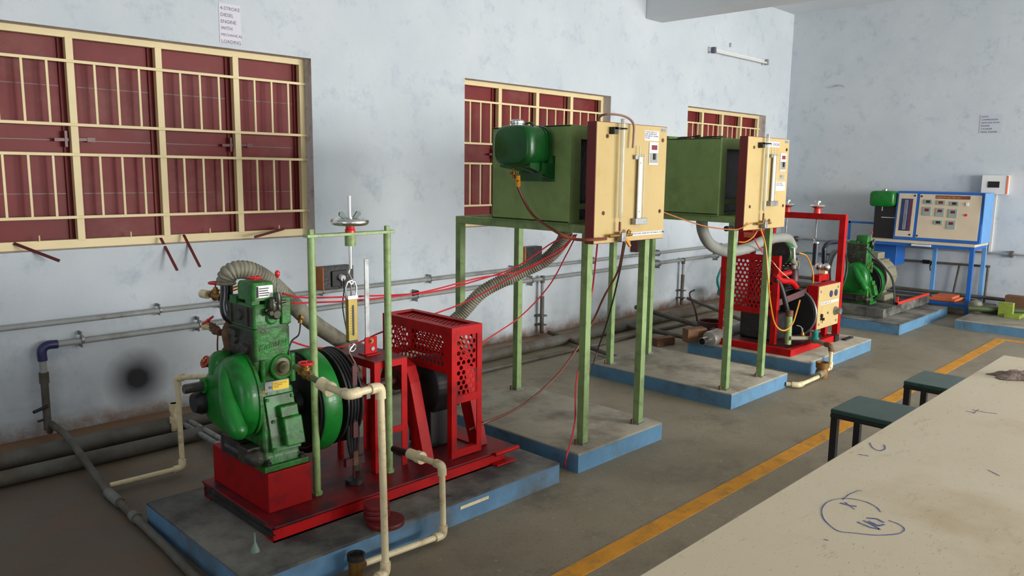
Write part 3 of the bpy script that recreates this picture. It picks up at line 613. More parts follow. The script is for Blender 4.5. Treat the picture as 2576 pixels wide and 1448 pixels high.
# ------------------------------------------------------------------ wall pipes
def tee(s, p, ax, r, l): s.cyl(Vector(p)-Vector(ax)*l/2, Vector(p)+Vector(ax)*l/2, r, 14)
R = thing('water_pipe', 'upper grey pipe along the window wall under the sills', 'pipe', (5, 5.08, .69))
MB().cyl((.2, 5.09, .683), (WX-.07, 5.09, .70), .016, 12).build('pipe_run', PIPEG, R)
for x in (1.95, 2.35, 3.15, 4.2, 5.2, 6.4, 7.6, 9.0, 10.2):
    MB().cyl((x-.006, 5.09, .69), (x+.006, 5.09, .69), .021, 12).box((x-.003, 5.085, .655), (x+.003, WY-.001, .672)).box((x-.003, 5.085, .708), (x+.003, WY-.001, .728)).build('pipe_clip', STEEL, R)
R = thing('water_pipe', 'lower grey pipe along the window wall with drops to the floor', 'pipe', (5, 5.08, .55))
MB().cyl((1.30, 5.085, .556), (WX-.07, 5.085, .585), .018, 12).build('pipe_run', PIPEG, R)
for x in (1.48, 2.2, 3.0, 4.05, 5.45, 6.35, 7.6, 8.9): MB().cyl((x-.007, 5.085, .566), (x+.007, 5.085, .566), .026, 12).box((x-.003, 5.08, .515), (x+.003, WY-.001, .545)).box((x-.003, 5.08, .588), (x+.003, WY-.001, .612)).build('pipe_clip', STEEL, R)
MB().tube(spline([(1.345, 5.085, .557), (1.29, 5.085, .557), (1.262, 5.085, .53), (1.262, 5.085, .47)], 6), .026, 12).build('elbow', PIPEB, R)
dr = MB().cyl((1.262, 5.085, .5), (1.262, 5.085, .10), .019, 12).build('drop_pipe', PIPEG, R)
MB().cyl((1.262, 5.085, .40), (1.262, 5.085, .335), .026, 12).cyl((1.262, 5.085, .34), (1.262, 5.085, .05), .021, 12).build('drop_sleeve', PIPED, dr)
MB().cyl((1.262, 5.06, .20), (1.18, 5.02, .19), .010, 8).cyl((1.262, 5.085, .12), (1.21, 5.07, .115), .007, 8).build('stop_lever', BLACK, dr)
for x in (5.60, 8.11):
    dr = MB().cyl((x, 5.085, .55), (x, 5.085, .03), .016, 12).build('drop_pipe', PIPEG, R)
    MB().cyl((x, 5.085, .60), (x, 5.085, .53), .023, 12).cyl((x, 5.085, .40), (x, 5.085, .03), .021, 10).box((x-.04, 5.05, .20), (x+.04, WY-.001, .212)).box((x-.035, 5.05, .11), (x+.035, WY-.001, .12)).build('drop_sleeve', PIPED, dr)
tag(MB().cyl((-1, 4.67, .052), (8.9, 4.70, .052), .05, 18).build('drain_pipe', PIPED), 'large dirty grey drain pipe lying along the floor by the window wall', 'pipe')
tag(MB().cyl((-1, 4.43, .042), (3.3, 4.445, .042), .040, 16).build('drain_pipe', PIPED), 'smaller dirty pipe on the floor in front of the large drain pipe', 'pipe')
tag(MB().cyl((3.3, 4.44, .018), (8.0, 4.42, .018), .016, 12).build('drain_pipe', PIPED), 'thin dark floor pipe running on behind the green stands', 'pipe')
R = thing('floor_pipe', 'grey pipe crossing the floor from the wall drop past the near plinth', 'pipe', (1.22, 4, 0))
MB().tube([(1.262, 5.05, .05), (1.25, 4.95, .12), (1.245, 4.68, .125), (1.235, 4.44, .10), (1.22, 4.0, .026), (1.195, 3.2, .024), (1.14, 2.3, .024)], .0185, 12).build('pipe_run', PIPED, R)
MB().cyl((1.215, 3.94, .026), (1.212, 3.78, .026), .024, 12).build('coupling', PCOUP, R); MB().cyl((1.207, 3.6, .025), (1.205, 3.55, .025), .0235, 12).build('coupling', PCOUP, R)
def runp(name, m, r, pts, label, fit=None, group=None, cat='pipe', fm=None):
    """straight plastic pipe with fat elbows"""
    R = thing(name, label, cat, tuple(pts[0]), group); pts = [Vector(p) for p in pts]
    for a, b in zip(pts[:-1], pts[1:]): MB().cyl(a, b, r, 14).build('pipe_length', m, R)
    for i in range(1, len(pts)-1):
        a = pts[i]+(pts[i-1]-pts[i]).normalized()*r*3.2; b = pts[i]+(pts[i+1]-pts[i]).normalized()*r*3.2
        MB().tube(spline([a, pts[i]+(a-pts[i])*.12+(b-pts[i])*.12, b], 6), r*1.42, 14).build('elbow', fm or m, R)
    return R
runp('plastic_pipe', PVC, .0135, [(1.245, 4.0, .035), (1.60, 3.99, .035), (1.60, 4.0, .52), (1.72, 3.70, .57)], 'cream plastic pipe loop rising left of the near green engine')
R = thing('plastic_tee', 'short cream plastic tee standing by the wall left of the near engine', 'pipe fitting', tuple(P(440, 1090, y=4.66)))
a = P(440, 1082, y=4.62); MB().cyl(a, a+Z*.17, .02, 14).cyl(a+Z*.05, a+Z*.085, .027, 14).cyl(a+Z*.12, a+Z*.17, .026, 14).build('tee_body', PVC, R)
for yy, dx, lb in ((4.60, 0, 'left one of two galvanised pipe ends on the floor by the near pedestal'), (4.52, .06, 'right one of two galvanised pipe ends on the floor by the near pedestal')):
    a, b = (P(462, 1066, z=.05), P(548, 1118, z=.05)) if dx == 0 else (P(478, 1060, z=.06), P(562, 1108, z=.06))
    MBp = MB().cyl(a, b, .017, 12).cyl(b, b+(b-a).normalized()*.05, .024, 10); tag(MBp.build('pipe_end', STEEL), lb, 'pipe')
tag(MB().cyl((5.61, 5.0, .05), (5.30, 3.86, .03), .019, 12).build('cross_pipe', PIPED), 'dark pipe crossing the floor behind the nearer green stand', 'pipe')
tag(MB().cyl(P(1600, 772, z=.15), P(1838, 842, z=.12), .024, 12).build('cross_pipe', PIPED), 'grey pipe crossing the floor behind the farther green stand, the upper one', 'pipe')
tag(MB().cyl(P(1560, 815, z=.06), P(1745, 852, z=.06), .022, 12).build('cross_pipe', PIPED), 'grey pipe crossing the floor behind the farther green stand, the lower one', 'pipe')
tag(MB().cyl((8.11, 5.0, .12), (7.3, 3.85, .12), .018, 12).build('cross_pipe', PIPED), 'thin dark pipe running from the second wall drop to the red rig', 'pipe')

# ------------------------------------------------------------------ things on the walls
R = thing('switch_box', 'wooden sided black socket box on the window wall above the pipes', 'switch box', (3.27, WY, .79))
MB().box((3.13, 5.05, .705), (3.40, WY-.001, .875)).build('box_body', DARK, R, bevel=.004); MB().box((3.128, 5.048, .703), (3.136, WY-.001, .877)).build('wood_side', SWOOD, R)
MB().box((3.20, 5.035, .725), (3.33, 5.05, .845)).build('socket_plate', BLACK, R, bevel=.004); MB().cyl((3.275, 5.034, .795), (3.275, 5.0, .79), .022, 16).build('plug', WHITE, R)
wire('socket_lead', CABB, .005, [(3.275, 5.0, .785), (3.28, 5.0, .70), P(862, 770, y=4.8), P(872, 830, y=4.4), P(884, 880, y=4.0), P(905, 930, y=3.7)], 'black lead hanging from the plug on the window wall socket', 'cable')
for i, (x, lb) in enumerate(((5.32, 'brown and black socket box on the wall behind the nearer green stand'), (7.12, 'brown socket box on the wall right of the nearer yellow board'))):
    R = thing('switch_box', lb, 'switch box', (x, WY, .8))
    MB().box((x, 5.06, .735), (x+.24, WY-.001, .895)).build('box_body', DARK, R, bevel=.004); MB().box((x-.004, 5.056, .733), (x+.01, WY-.001, .897)).build('wood_side', SWOOD if i == 0 else DARKR, R)
def notice(o, ux, w, h, lines, sizes, label, m=PAPER, ink=INK):
    o, ux = Vector(o), Vector(ux); nrm = ux.cross(Z)
    R = thing('paper_notice', label, 'notice', tuple(o+ux*w/2)); o2 = o+nrm*.001
    MB().prism([o2, o2+ux*w, o2+ux*w+Z*h, o2+Z*h], nrm*.0012).build('sheet', m, R)
    z = h*.965
    for l, s_ in zip(lines, sizes):
        z -= h/len(lines)*.5+s_*.35; text(l, s_, o2+nrm*.0014+ux*w*.06+Z*z, ux, Z, ink, R); z -= h/len(lines)*.5-s_*.35
    return R
notice((2.452, WY-.001, 2.42), X, .152, .255, ['4-STROKE', 'DIESEL', 'ENGINE', 'WITH', 'MECHANICAL', 'LOADING'], [.031, .031, .031, .031, .024, .031], 'white paper notice above the big left window naming the diesel engine')
notice((WX-.001, 2.73, 2.13), -Y, .235, .215, ['DATA', 'COMPRESSION', 'IGNITION WITH', 'ENGINE', 'CYLINDER', 'DIESEL ENGINE'], [.026]*6, 'white paper notice with six lines of print high on the far wall', m=mat('greyish far paper', (188, 194, 206), .85, var=.02), ink=INKB)
R = thing('tube_light', 'unlit fluorescent tube light high on the window wall', 'lamp', (9.24, WY, 3.07))
MB().box((8.54, 5.10, 3.055), (9.94, WY-.001, 3.095)).build('batten', WHITE, R, bevel=.004)
MB().cyl((8.60, 5.075, 3.055), (9.89, 5.075, 3.055), .013, 12).build('tube', WHITE, R)
for x in (8.56, 9.90): MB().box((x-.02, 5.055, 3.03), (x+.02, 5.11, 3.10)).build('tube_holder', PIPEG if x > 9 else INK, R, bevel=.003)
tag(MB().cyl((9.05, WY-.001, 3.205), (9.05, 5.12, 3.205), .006, 8).box((9.035, 5.115, 3.16), (9.065, 5.12, 3.21)).build('wall_hook', REVEAL), 'small rusty hook on the wall above the tube light', 'hook')
R = thing('distribution_box', 'white distribution box with dark window on the far wall', 'switch box', (10.65, 2.49, 1.41))
MB().box((10.655, 2.355, 1.405), (WX-.001, 2.625, 1.63)).build('box_body', WHITE, R, bevel=.006)
MB().box((10.648, 2.435, 1.485), (10.656, 2.555, 1.557)).build('breaker_window', BLACK, R); MB().box((10.65, 2.352, 1.41), (10.70, 2.362, 1.625)).build('red_edge', CARD, R)
tag(MB().box((10.735, 2.47, .70), (WX-.001, 2.50, 1.405)).build('cable_trunking', WHITE), 'white cable trunking from distribution box down the far wall', 'trunking')
R = thing('water_pipe', 'thin grey pipe along the far wall behind the blue console', 'pipe', (10.7, 3.5, .7))
MB().cyl((10.70, 5.08, .715), (10.70, .5, .705), .011, 10).build('pipe_run', PIPEG, R)
for y in (4.9, 2.25, 3.9): MB().box((10.685, y-.015, .67), (WX-.001, y+.015, .745)).build('pipe_clip', PIPED, R)
R = thing('water_pipe', 'dark pipe with taps on the far wall under the blue console', 'pipe', (10.7, 3.1, .54))
MB().cyl((10.68, 4.6, .53), (10.68, 2.45, .545), .014, 10).build('pipe_run', PIPED, R)
MB().cyl((10.68, 2.78, .54), (10.68, 2.83, .10), .012, 10).build('drop_pipe', PIPED, R); MB().cyl((10.68, 2.47, .545), (10.66, 2.47, .10), .014, 10).build('drop_pipe', PIPED, R)
MB().cyl((10.66, 3.09, .545), (10.60, 3.09, .50), .010, 8).cyl((10.60, 3.09, .50), (10.60, 3.08, .44), .008, 8).cyl((10.68, 3.2, .54), (10.68, 3.12, .54), .026, 10).build('tap', DARK, R)
tag(MB().cyl((10.60, 4.9, .19), (10.60, 1.3, .17), .022, 12).build('drain_pipe', PIPED), 'dark pipe near the floor along the far wall', 'pipe')
tag(MB().cyl((10.45, 4.9, .10), (10.45, 2.3, .09), .045, 12).build('drain_pipe', PIPED), 'large grey pipe on the floor along the far wall', 'pipe')
tag(MB().tube(spline([P(2085, 222, x=WX-.006), P(2098, 217, x=WX-.02), P(2118, 214, x=WX-.02), P(2126, 218, x=WX-.006)], 6), .006, 6).build('wire_stub', REVEAL), 'curved stub of wire sticking out of the far wall', 'wire')

# ------------------------------------------------------------------ valves
def handwheel(c, ax, R_, parent, m=WHEEL, name='handwheel'):
    c = Vector(c); ax = Vector(ax).normalized(); s = MB().torus(c, ax, R_, R_*.2, 24, 8)
    x = ax.orthogonal().normalized(); y = ax.cross(x)
    for k in range(4):
        a = pi/4+k*pi/2; d = x*cos(a)+y*sin(a); s.cyl(c-ax*R_*.15, c+d*R_*.95, R_*.13, 8)
    s.lathe(c-ax*R_*.35, ax, [(0, R_*.26), (R_*.6, R_*.22)], 12); return s.build(name, m, parent)
def gate_valve(name, c, pipe_ax, stem_ax, r, label, m=BRASS, l=3.2, stem=4.2, body=None):
    """brass gate valve: bore radius r, hex ends along pipe_ax, bonnet and red wheel along stem_ax"""
    c = Vector(c); pa = Vector(pipe_ax).normalized(); sa = Vector(stem_ax).normalized(); R = thing(name, label, 'valve', tuple(c))
    s = MB().lathe(c-pa*r*l, pa, [(0, r*1.35), (r*1.2, r*1.35)], 6).lathe(c+pa*r*(l-1.2), pa, [(0, r*1.35), (r*1.2, r*1.35)], 6)
    s.lathe(c-pa*r*(l-1), pa, [(0, r), (r*1.2, r*1.3), (r*2.2, r*1.75), (r*3.2, r*1.3), (r*4.4, r)], 14)
    s.lathe(c, sa, [(0, r*1.2), (r*1.6, r*1.1), (r*1.65, r*1.4), (r*2.2, r*1.4), (r*2.25, r*.9), (r*3, r*.75)], 10).build('valve_body', m, R)
    MB().cyl(c+sa*r*2.6, c+sa*r*(stem+.3), r*.32, 8).build('stem', m, R)
    handwheel(c+sa*r*stem, sa, r*2.1, R); return R

# ------------------------------------------------------------------ diesel engine
def rr(u0, u1, v0, v1, w, r=.012, n=3):
    pts = []
    for cx, cy, a0 in ((u1-r, v1-r, 0), (u0+r, v1-r, 90), (u0+r, v0+r, 180), (u1-r, v0+r, 270)):
        for k in range(n+1):
            a = radians(a0+90*k/n); pts.append(Vector((cx+r*cos(a), cy+r*sin(a), w)))
    return pts
def engine(O, label, s=1., plates=True, full=True):
    O = Vector(O); R = thing('diesel_engine', label, 'engine', tuple(O))
    def V(u, v, w): return O+Vector((u, v, w))*s
    def LOFT(rings): return MB().loft([[O+p*s for p in r] for r in rings])
    def BX(a, b): return MB().box(V(*a), V(*b))
    fl = BX((-.015, -.03, 0), (.188, .34, .026)); fl.build('base_flange', GREEN, R, bevel=.004)
    for u, v in ((.01, -.016), (.165, -.016), (.01, .32), (.165, .32)): MB().lathe(V(u, v, .026), Z, [(0, .012*s), (.012*s, .012*s)], 6).lathe(V(u, v, .026), Z, [(0, .006*s), (.024*s, .006*s)], 8).build('hold_down_nut', DARK, R)
    LOFT([rr(.0, .168, -.012, .325, .026), rr(.002, .166, .004, .315, .06), rr(.004, .166, .012, .31, .17), rr(.004, .168, .042, .30, .29), rr(.0, .17, .045, .30, .315), rr(.004, .166, .05, .295, .33)]).build('crankcase', GREEN, R)
    LOFT([rr(.006, .162, .055, .285, .325), rr(.006, .162, .058, .28, .40), rr(-.006, .168, .048, .29, .435), rr(-.006, .168, .048, .29, .455)]).build('cylinder_foot', GREEN, R)
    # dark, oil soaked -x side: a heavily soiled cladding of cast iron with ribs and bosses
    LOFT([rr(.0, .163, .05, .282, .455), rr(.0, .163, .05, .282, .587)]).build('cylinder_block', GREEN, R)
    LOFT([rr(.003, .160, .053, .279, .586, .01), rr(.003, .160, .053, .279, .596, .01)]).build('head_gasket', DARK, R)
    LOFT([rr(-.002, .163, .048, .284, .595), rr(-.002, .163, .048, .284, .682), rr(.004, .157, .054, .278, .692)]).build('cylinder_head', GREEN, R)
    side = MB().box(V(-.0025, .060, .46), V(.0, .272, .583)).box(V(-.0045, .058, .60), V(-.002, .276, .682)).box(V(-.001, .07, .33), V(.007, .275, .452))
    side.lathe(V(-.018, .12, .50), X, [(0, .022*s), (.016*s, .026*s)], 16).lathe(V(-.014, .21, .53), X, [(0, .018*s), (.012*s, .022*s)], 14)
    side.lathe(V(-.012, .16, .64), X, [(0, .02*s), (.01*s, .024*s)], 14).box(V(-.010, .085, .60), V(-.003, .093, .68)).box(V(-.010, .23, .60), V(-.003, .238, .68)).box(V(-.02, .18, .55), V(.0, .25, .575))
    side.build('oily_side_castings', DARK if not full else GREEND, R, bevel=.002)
    # front bosses and covers
    sl = lambda w: .012+(w-.17)*.25
    def slab(u0, u1, w0, w1, d): return MB().prism([V(u0, sl(w0)+.01, w0), V(u0, sl(w0)-d, w0), V(u0, sl(w1)-d, w1), V(u0, sl(w1)+.01, w1)], X*(u1-u0)*s)
    slab(.028, .162, .075, .305, .010).build('inspection_cover', GREEN, R, bevel=.004)
    slab(.075, .158, .215, .262, .040).build('cover_box', GREEN, R, bevel=.006); slab(.078, .166, .098, .216, .048).build('cover_box', GREEN, R, bevel=.008)
    for u, w in ((.038, .09), (.038, .29), (.152, .29), (.05, .2)): MB().lathe(V(u, sl(w)-.009, w), -Y, [(0, .008*s), (.007*s, .008*s)], 6).build('cover_bolt', GREEN, R)
    MB().box(V(-.01, .018, .325), V(.02, .06, .375)).lathe(V(.008, .03, .32), -Z, [(0, .008*s), (.02*s, .008*s)], 8).build('governor_boss', GREEN, R, bevel=.004)
    MB().lathe(V(.012, .026, .333), -Y, [(0, .009*s), (.012*s, .009*s)], 8).build('brass_plug', BRASS, R)
    if plates:
        MB().box(V(.030, .034, .322), V(.142, .046, .366)).build('name_plate', PIPEG, R, bevel=.001)
        MB().box(V(.066, .0328, .326), V(.140, .034, .362)).build('yellow_sticker', YSTK, R)
        text('SERVICE AND SALES\nAUTHORISED\nDEALER', .0068*s, V(.070, .0325, .352), X, Z, BRASS, R, lsp=1.1)
        text('86', .016*s, V(.047, .0335, .336), X, Z, DARK, R)
    # fuel pump ring and pump body
    MB().torus(V(.118, .045, .418), Y, .047*s, .009*s, 28, 8).build('pump_ring', GREEN, R)
    MB().lathe(V(.118, .055, .418), -Y, [(0, .045*s), (.012*s, .043*s), (.014*s, .026*s), (.03*s, .022*s)], 22).build('pump_body', mat('oily brass green casting', (96, 92, 46), .4, var=.35, vscale=20, dirt=(52, 48, 30), dirt_amt=.5), R)
    MB().cyl(V(.165, .05, .35), V(.165, .05, .47), .016*s, 12).build('push_rod_tube', GREEN, R); MB().cyl(V(.03, .045, .36), V(.03, .045, .46), .012*s, 10).build('push_rod_tube', GREEN, R)
    MB().box(V(.118, .036, .60), V(.163, .052, .715)).build('head_rib', GREEN, R, bevel=.006)
    MB().lathe(V(.078, .05, .632), -Y, [(0, .027*s), (.006*s, .027*s), (.012*s, .020*s)], 22).build('water_plug', GREEN, R)
    if plates: 
        c_, s_ = cos(.16), sin(.16); text('Kirloskar', .036*s, V(.018, .0495, .497), Vector((c_, 0, s_)), Vector((-s_, 0, c_)), GREEN, R, name='cast_script', shear=.35, ext=.002)
    # rocker cover and what sits between it and the head
    MB().box(V(.0, .06, .69), V(.035, .12, .71)).box(V(.06, .055, .69), V(.10, .16, .712)).box(V(-.004, .19, .68), V(.05, .25, .715)).cyl(V(.12, .09, .69), V(.12, .09, .73), .018*s, 12).build('rocker_pedestal', GREEN, R, bevel=.002)
    LOFT([rr(-.002, .098, .05, .185, .708, .014), rr(-.002, .098, .05, .185, .770, .014), rr(.004, .092, .056, .179, .782, .012)]).build('rocker_cover', GREEN, R)
    if plates:
        MB().box(V(.016, .047, .720), V(.088, .0500, .770)).build('instruction_plate', WHITE, R)
        for q in range(4): MB().box(V(.026, .0462, .728+.0095*q), V(.066+.004*(q % 2), .0472, .7315+.0095*q)).build('plate_print', INKB, R)
        MB().box(V(.016, .0462, .722), V(.0235, .0472, .768)).build('plate_print', INKB, R)
        handwheel(V(.045, .115, .797), Z, .026*s, R, name='decompression_wheel')
    inj = mat('black oily fittings', (44, 42, 26), .25, var=.5, vscale=30)
    b = MB()
    for (u, v, w, r_, h_, ax) in ((.075, .03, .665, .017, .05, Z), (.095, .02, .69, .013, .05, Z), (.055, .03, .66, .012, .03, -Y), (.085, .03, .65, .02, .02, -Y), (.105, .035, .66, .011, .035, Z), (.04, .03, .668, .009, .05, X), (.07, .02, .70, .008, .06, X)): b.lathe(V(u, v, w), ax, [(0, r_*s), (h_*s*.5, r_*s*1.15), (h_*s, r_*s*.8)], 10)
    b.build('injector', inj, R)
    MB().cyl(V(.115, .06, .72), V(.118, .06, .80), .004*s, 8).build('stop_rod', STEEL, R)
    MB().lathe(V(.118, .06, .795), Z, [(0, .004*s), (.012*s, .010*s), (.022*s, .011*s), (.030*s, .006*s), (.032*s, .001)], 14).build('red_knob', WHEEL, R)
    # gear case on the -x end: egg outline bulging out with a diagonal ridge
    out = [(.294, .431), (.40, .375), (.463, .319), (.494, .221), (.439, .160), (.30, .125), (.18, .128), (.06, .145), (-.02, .22), (-.028, .31), (.008, .40), (.108, .473), (.20, .468)]
    out = [(v*.80+.02, w) for v, w in out]
    ring = spline([(0, v, w) for v, w in out+[out[0]]], 5)[:-1]; cv = Vector((0, .18, .31))
    rs = []
    for du, k in ((.0, .985), (-.035, 1.), (-.062, .97), (-.080, .90), (-.092, .78), (-.098, .55), (-.10, .25)): rs.append([V(du, (cv+(p-cv)*k).y, (cv+(p-cv)*k).z) for p in ring])
    MB().loft(rs).build('gear_case', GREENS, R, smooth=75)
    MB().loft([[V(du, (cv+(p-cv)*k).y, (cv+(p-cv)*k).z) for p in ring] for du, k in ((-.001, 1.03), (-.014, 1.03))]).build('gear_case_flange', GREEN, R)
    rp = spline([V(-.055, .175, .445), V(-.088, .13, .40), V(-.104, .09, .33), V(-.112, .05, .27), V(-.112, .018, .225), V(-.108, .0, .20)], 8)
    nr = len(rp); MB().tube([rp[0]-(rp[1]-rp[0])*.5]+rp+[rp[-1]+(rp[-1]-rp[-2]).normalized()*.018*s*j for j in (1, 1.7, 2.1)], lambda i: s*(.024+.014*min(1, i/20)) if i <= nr else s*(.038, .032, .02, .005)[i-nr] if i-nr < 4 else .004, 20).build('gear_case_ridge', GREENS, R, smooth=80)
    MB().lathe(V(-.045, .26, .38), Z, [(0, .055*s), (.05*s, .053*s), (.075*s, .046*s), (.09*s, .03*s), (.096*s, .01*s)], 22).build('filler_dome', GREENS, R, smooth=70)
    MB().cyl(V(-.07, .315, .322), V(-.11, .315, .322), .035*s, 20).build('shaft_boss', GREENS, R, bevel=.004)
    MB().cyl(V(-.10, .315, .322), V(-.185, .315, .322), .021*s, 20).cyl(V(-.185, .315, .322), V(-.19, .315, .322), .018*s, 20).build('starting_shaft', mat('worn dark steel', (92, 90, 88), .35, metal=.6, var=.2, vscale=20), R)
    MB().lathe(V(-.06, .345, .245), -X, [(0, .05*s), (.05*s, .055*s), (.08*s, .04*s)], 18).build('oil_filter', BLACK, R)
    MB().lathe(V(-.03, .05, .06), -Y, [(0, .034*s), (.05*s, .036*s), (.065*s, .026*s), (.075*s, .01*s)], 18).box(V(-.06, .03, .03), V(.01, .12, .10)).build('sump_boss', GREEND, R, bevel=.006)
    MB().cyl(V(-.03, .12, .05), V(-.03, .26, .05), .022*s, 12).box(V(-.045, .1, .02), V(0, .3, .10)).build('sump_casting', DARK, R)
    # flywheel: green rim, shadow on its -x face painted as a black disc
    yc, zc = .18, .205
    MB().lathe(V(.165, yc, zc), X, [(0, .03*s), (.09*s, .03*s)], 16).build('crankshaft', STEEL, R)
    fr, fw = .235*s, .088*s; a = V(.262, yc, zc)
    MB().lathe(a, X, [(0, fr*.86), (0, fr*.985), (.006*s, fr), (fw-.006*s, fr), (fw, fr*.985), (fw, fr*.86), (fw*.7, fr*.84), (fw*.6, fr*.2), (fw*.9, fr*.16), (0.0, fr*.16), (fw*.3, fr*.25), (fw*.35, fr*.82), (0, fr*.86)], 64, caps=False).build('flywheel', GREENS, R, smooth=35)
    MB().lathe(a-X*.002*s, X, [(0, fr*.12), (0.0, fr*.982), (.004*s, fr*.982), (.005*s, fr*.12)], 56).torus(a-X*.003*s, X, fr*.90, fr*.03, 48, 8).lathe(a-X*.03*s, X, [(0, fr*.22), (.03*s, fr*.26)], 24).build('flywheel_shaded_face', BLACK, R)
    return R
E1 = Vector((1.50, 2.90, .355))
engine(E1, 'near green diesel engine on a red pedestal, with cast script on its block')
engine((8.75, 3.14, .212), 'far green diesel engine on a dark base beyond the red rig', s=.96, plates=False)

# ------------------------------------------------------------------ near test bed
R = thing('base_frame', 'red steel base frame with raised engine pedestal on the long near plinth', 'base frame', (2.1, 3.05, .11))
MB().box((1.447, 2.735, .172), (2.83, 3.40, .182)).build('top_plate', REDD, R, bevel=.002)
for y0, sg in ((2.748, 1), (3.385, -1)):
    MB().box((1.45, y0, .11), (2.76, y0+sg*.008, .172)).box((1.45, y0-sg*.0, .110), (2.80, y0+sg*.07, .118)).box((1.45, y0, .164), (2.80, y0+sg*.07, .172)).build('side_channel', RED if sg > 0 else REDD, R)
MB().box((1.455, 2.75, .112), (1.463, 3.38, .172)).box((1.45, 2.74, .14), (1.456, 3.39, .146)).build('end_channel', DARK, R)
MB().box((2.66, 2.70, .118), (2.80, 2.75, .126)).cyl((2.66, 2.72, .178), (2.83, 2.72, .178), .012, 10).build('corner_plate', RED, R, bevel=.002)
MB().box((1.492, 2.862, .182), (1.695, 3.37, .354)).build('engine_pedestal', mat('deep red pedestal paint', (146, 6, 12), .5, var=.12, dirt=(96, 8, 14), dirt_amt=.25, spec=.2), R, bevel=.004)
# brake drum, ropes, shaft
R = thing('brake_drum', 'black rope brake drum right of the green flywheel', 'brake drum', (1.98, 3.08, .56))
a = Vector((1.885, 3.08, .56))
MB().lathe(a, X, [(0, .18), (0, .222), (.008, .224), (.012, .206), (.070, .206), (.074, .224), (.082, .222), (.082, .18), (.06, .17), (.055, .06), (0.03, .06), (.03, .17), (0, .18)], 56, caps=False).build('drum_rim', DARK, R)
MB().lathe(a+X*.03, X, [(0, .05), (0, .178), (.02, .178), (.02, .05)], 40).build('drum_web', BLACK, R)
MB().cyl((1.60, 3.08, .56), (2.80, 3.08, .56), .024, 16).build('shaft', DARKR, R)
MB().cyl((2.00, 3.08, .56), (2.10, 3.08, .56), .05, 20).build('coupling', DARKR, R)
for dx in (.026, .042, .058):
    MB().torus(a+X*dx, X, .212, .007, 48, 8).build('brake_rope', BLACK, R)
R = thing('dynamo', 'black dynamometer body inside the red perforated guard', 'dynamometer', (2.5, 3.08, .56))
MB().lathe((2.452, 3.08, .50), X, [(0, .05), (0, .12), (.015, .15), (.03, .155), (.13, .155), (.15, .14), (.16, .05)], 40).build('rotor_housing', BLACK, R)
MB().box((2.46, 2.99, .184), (2.60, 3.17, .40)).build('foot', BLACK, R, bevel=.01)
for i, (x, lb) in enumerate(((2.315, 'red tapered bearing stand left of the black dynamometer'), (2.675, 'red tapered bearing stand at the right end of the shaft'))):
    R = thing('bearing_stand', lb, 'bearing stand', (x, 3.08, .182))
    for sg in (-1, 1):
        pts = [(x, 3.08+sg*.005, .66), (x, 3.08+sg*.075, .635), (x, 3.08+sg*.115, .57), (x, 3.08+sg*(.225), .186), (x, 3.08+sg*.15, .186), (x, 3.08+sg*.005, .60)]
        MB().prism(pts, X*.008).build('side_plate', RED, R, bevel=.001)
        q = [(3.08+sg*.02, .665), (3.08+sg*.085, .642), (3.08+sg*.118, .565), (3.08+sg*.228, .186)]
        s_ = MB()
        for (ya, za), (yb, zb) in zip(q[:-1], q[1:]): s_.bar((x+.025, ya, za), (x+.025, yb, zb), .06, .006, up=(0, sg, .6))
        s_.build('flange_strip', RED, R)
    MB().cyl((x-.012, 3.08, .56), (x+.05, 3.08, .56), .05, 20).build('bearing', DARKR, R)
    MB().box((x-.01, 2.86, .182), (x+.06, 3.30, .19)).build('foot_plate', RED, R)

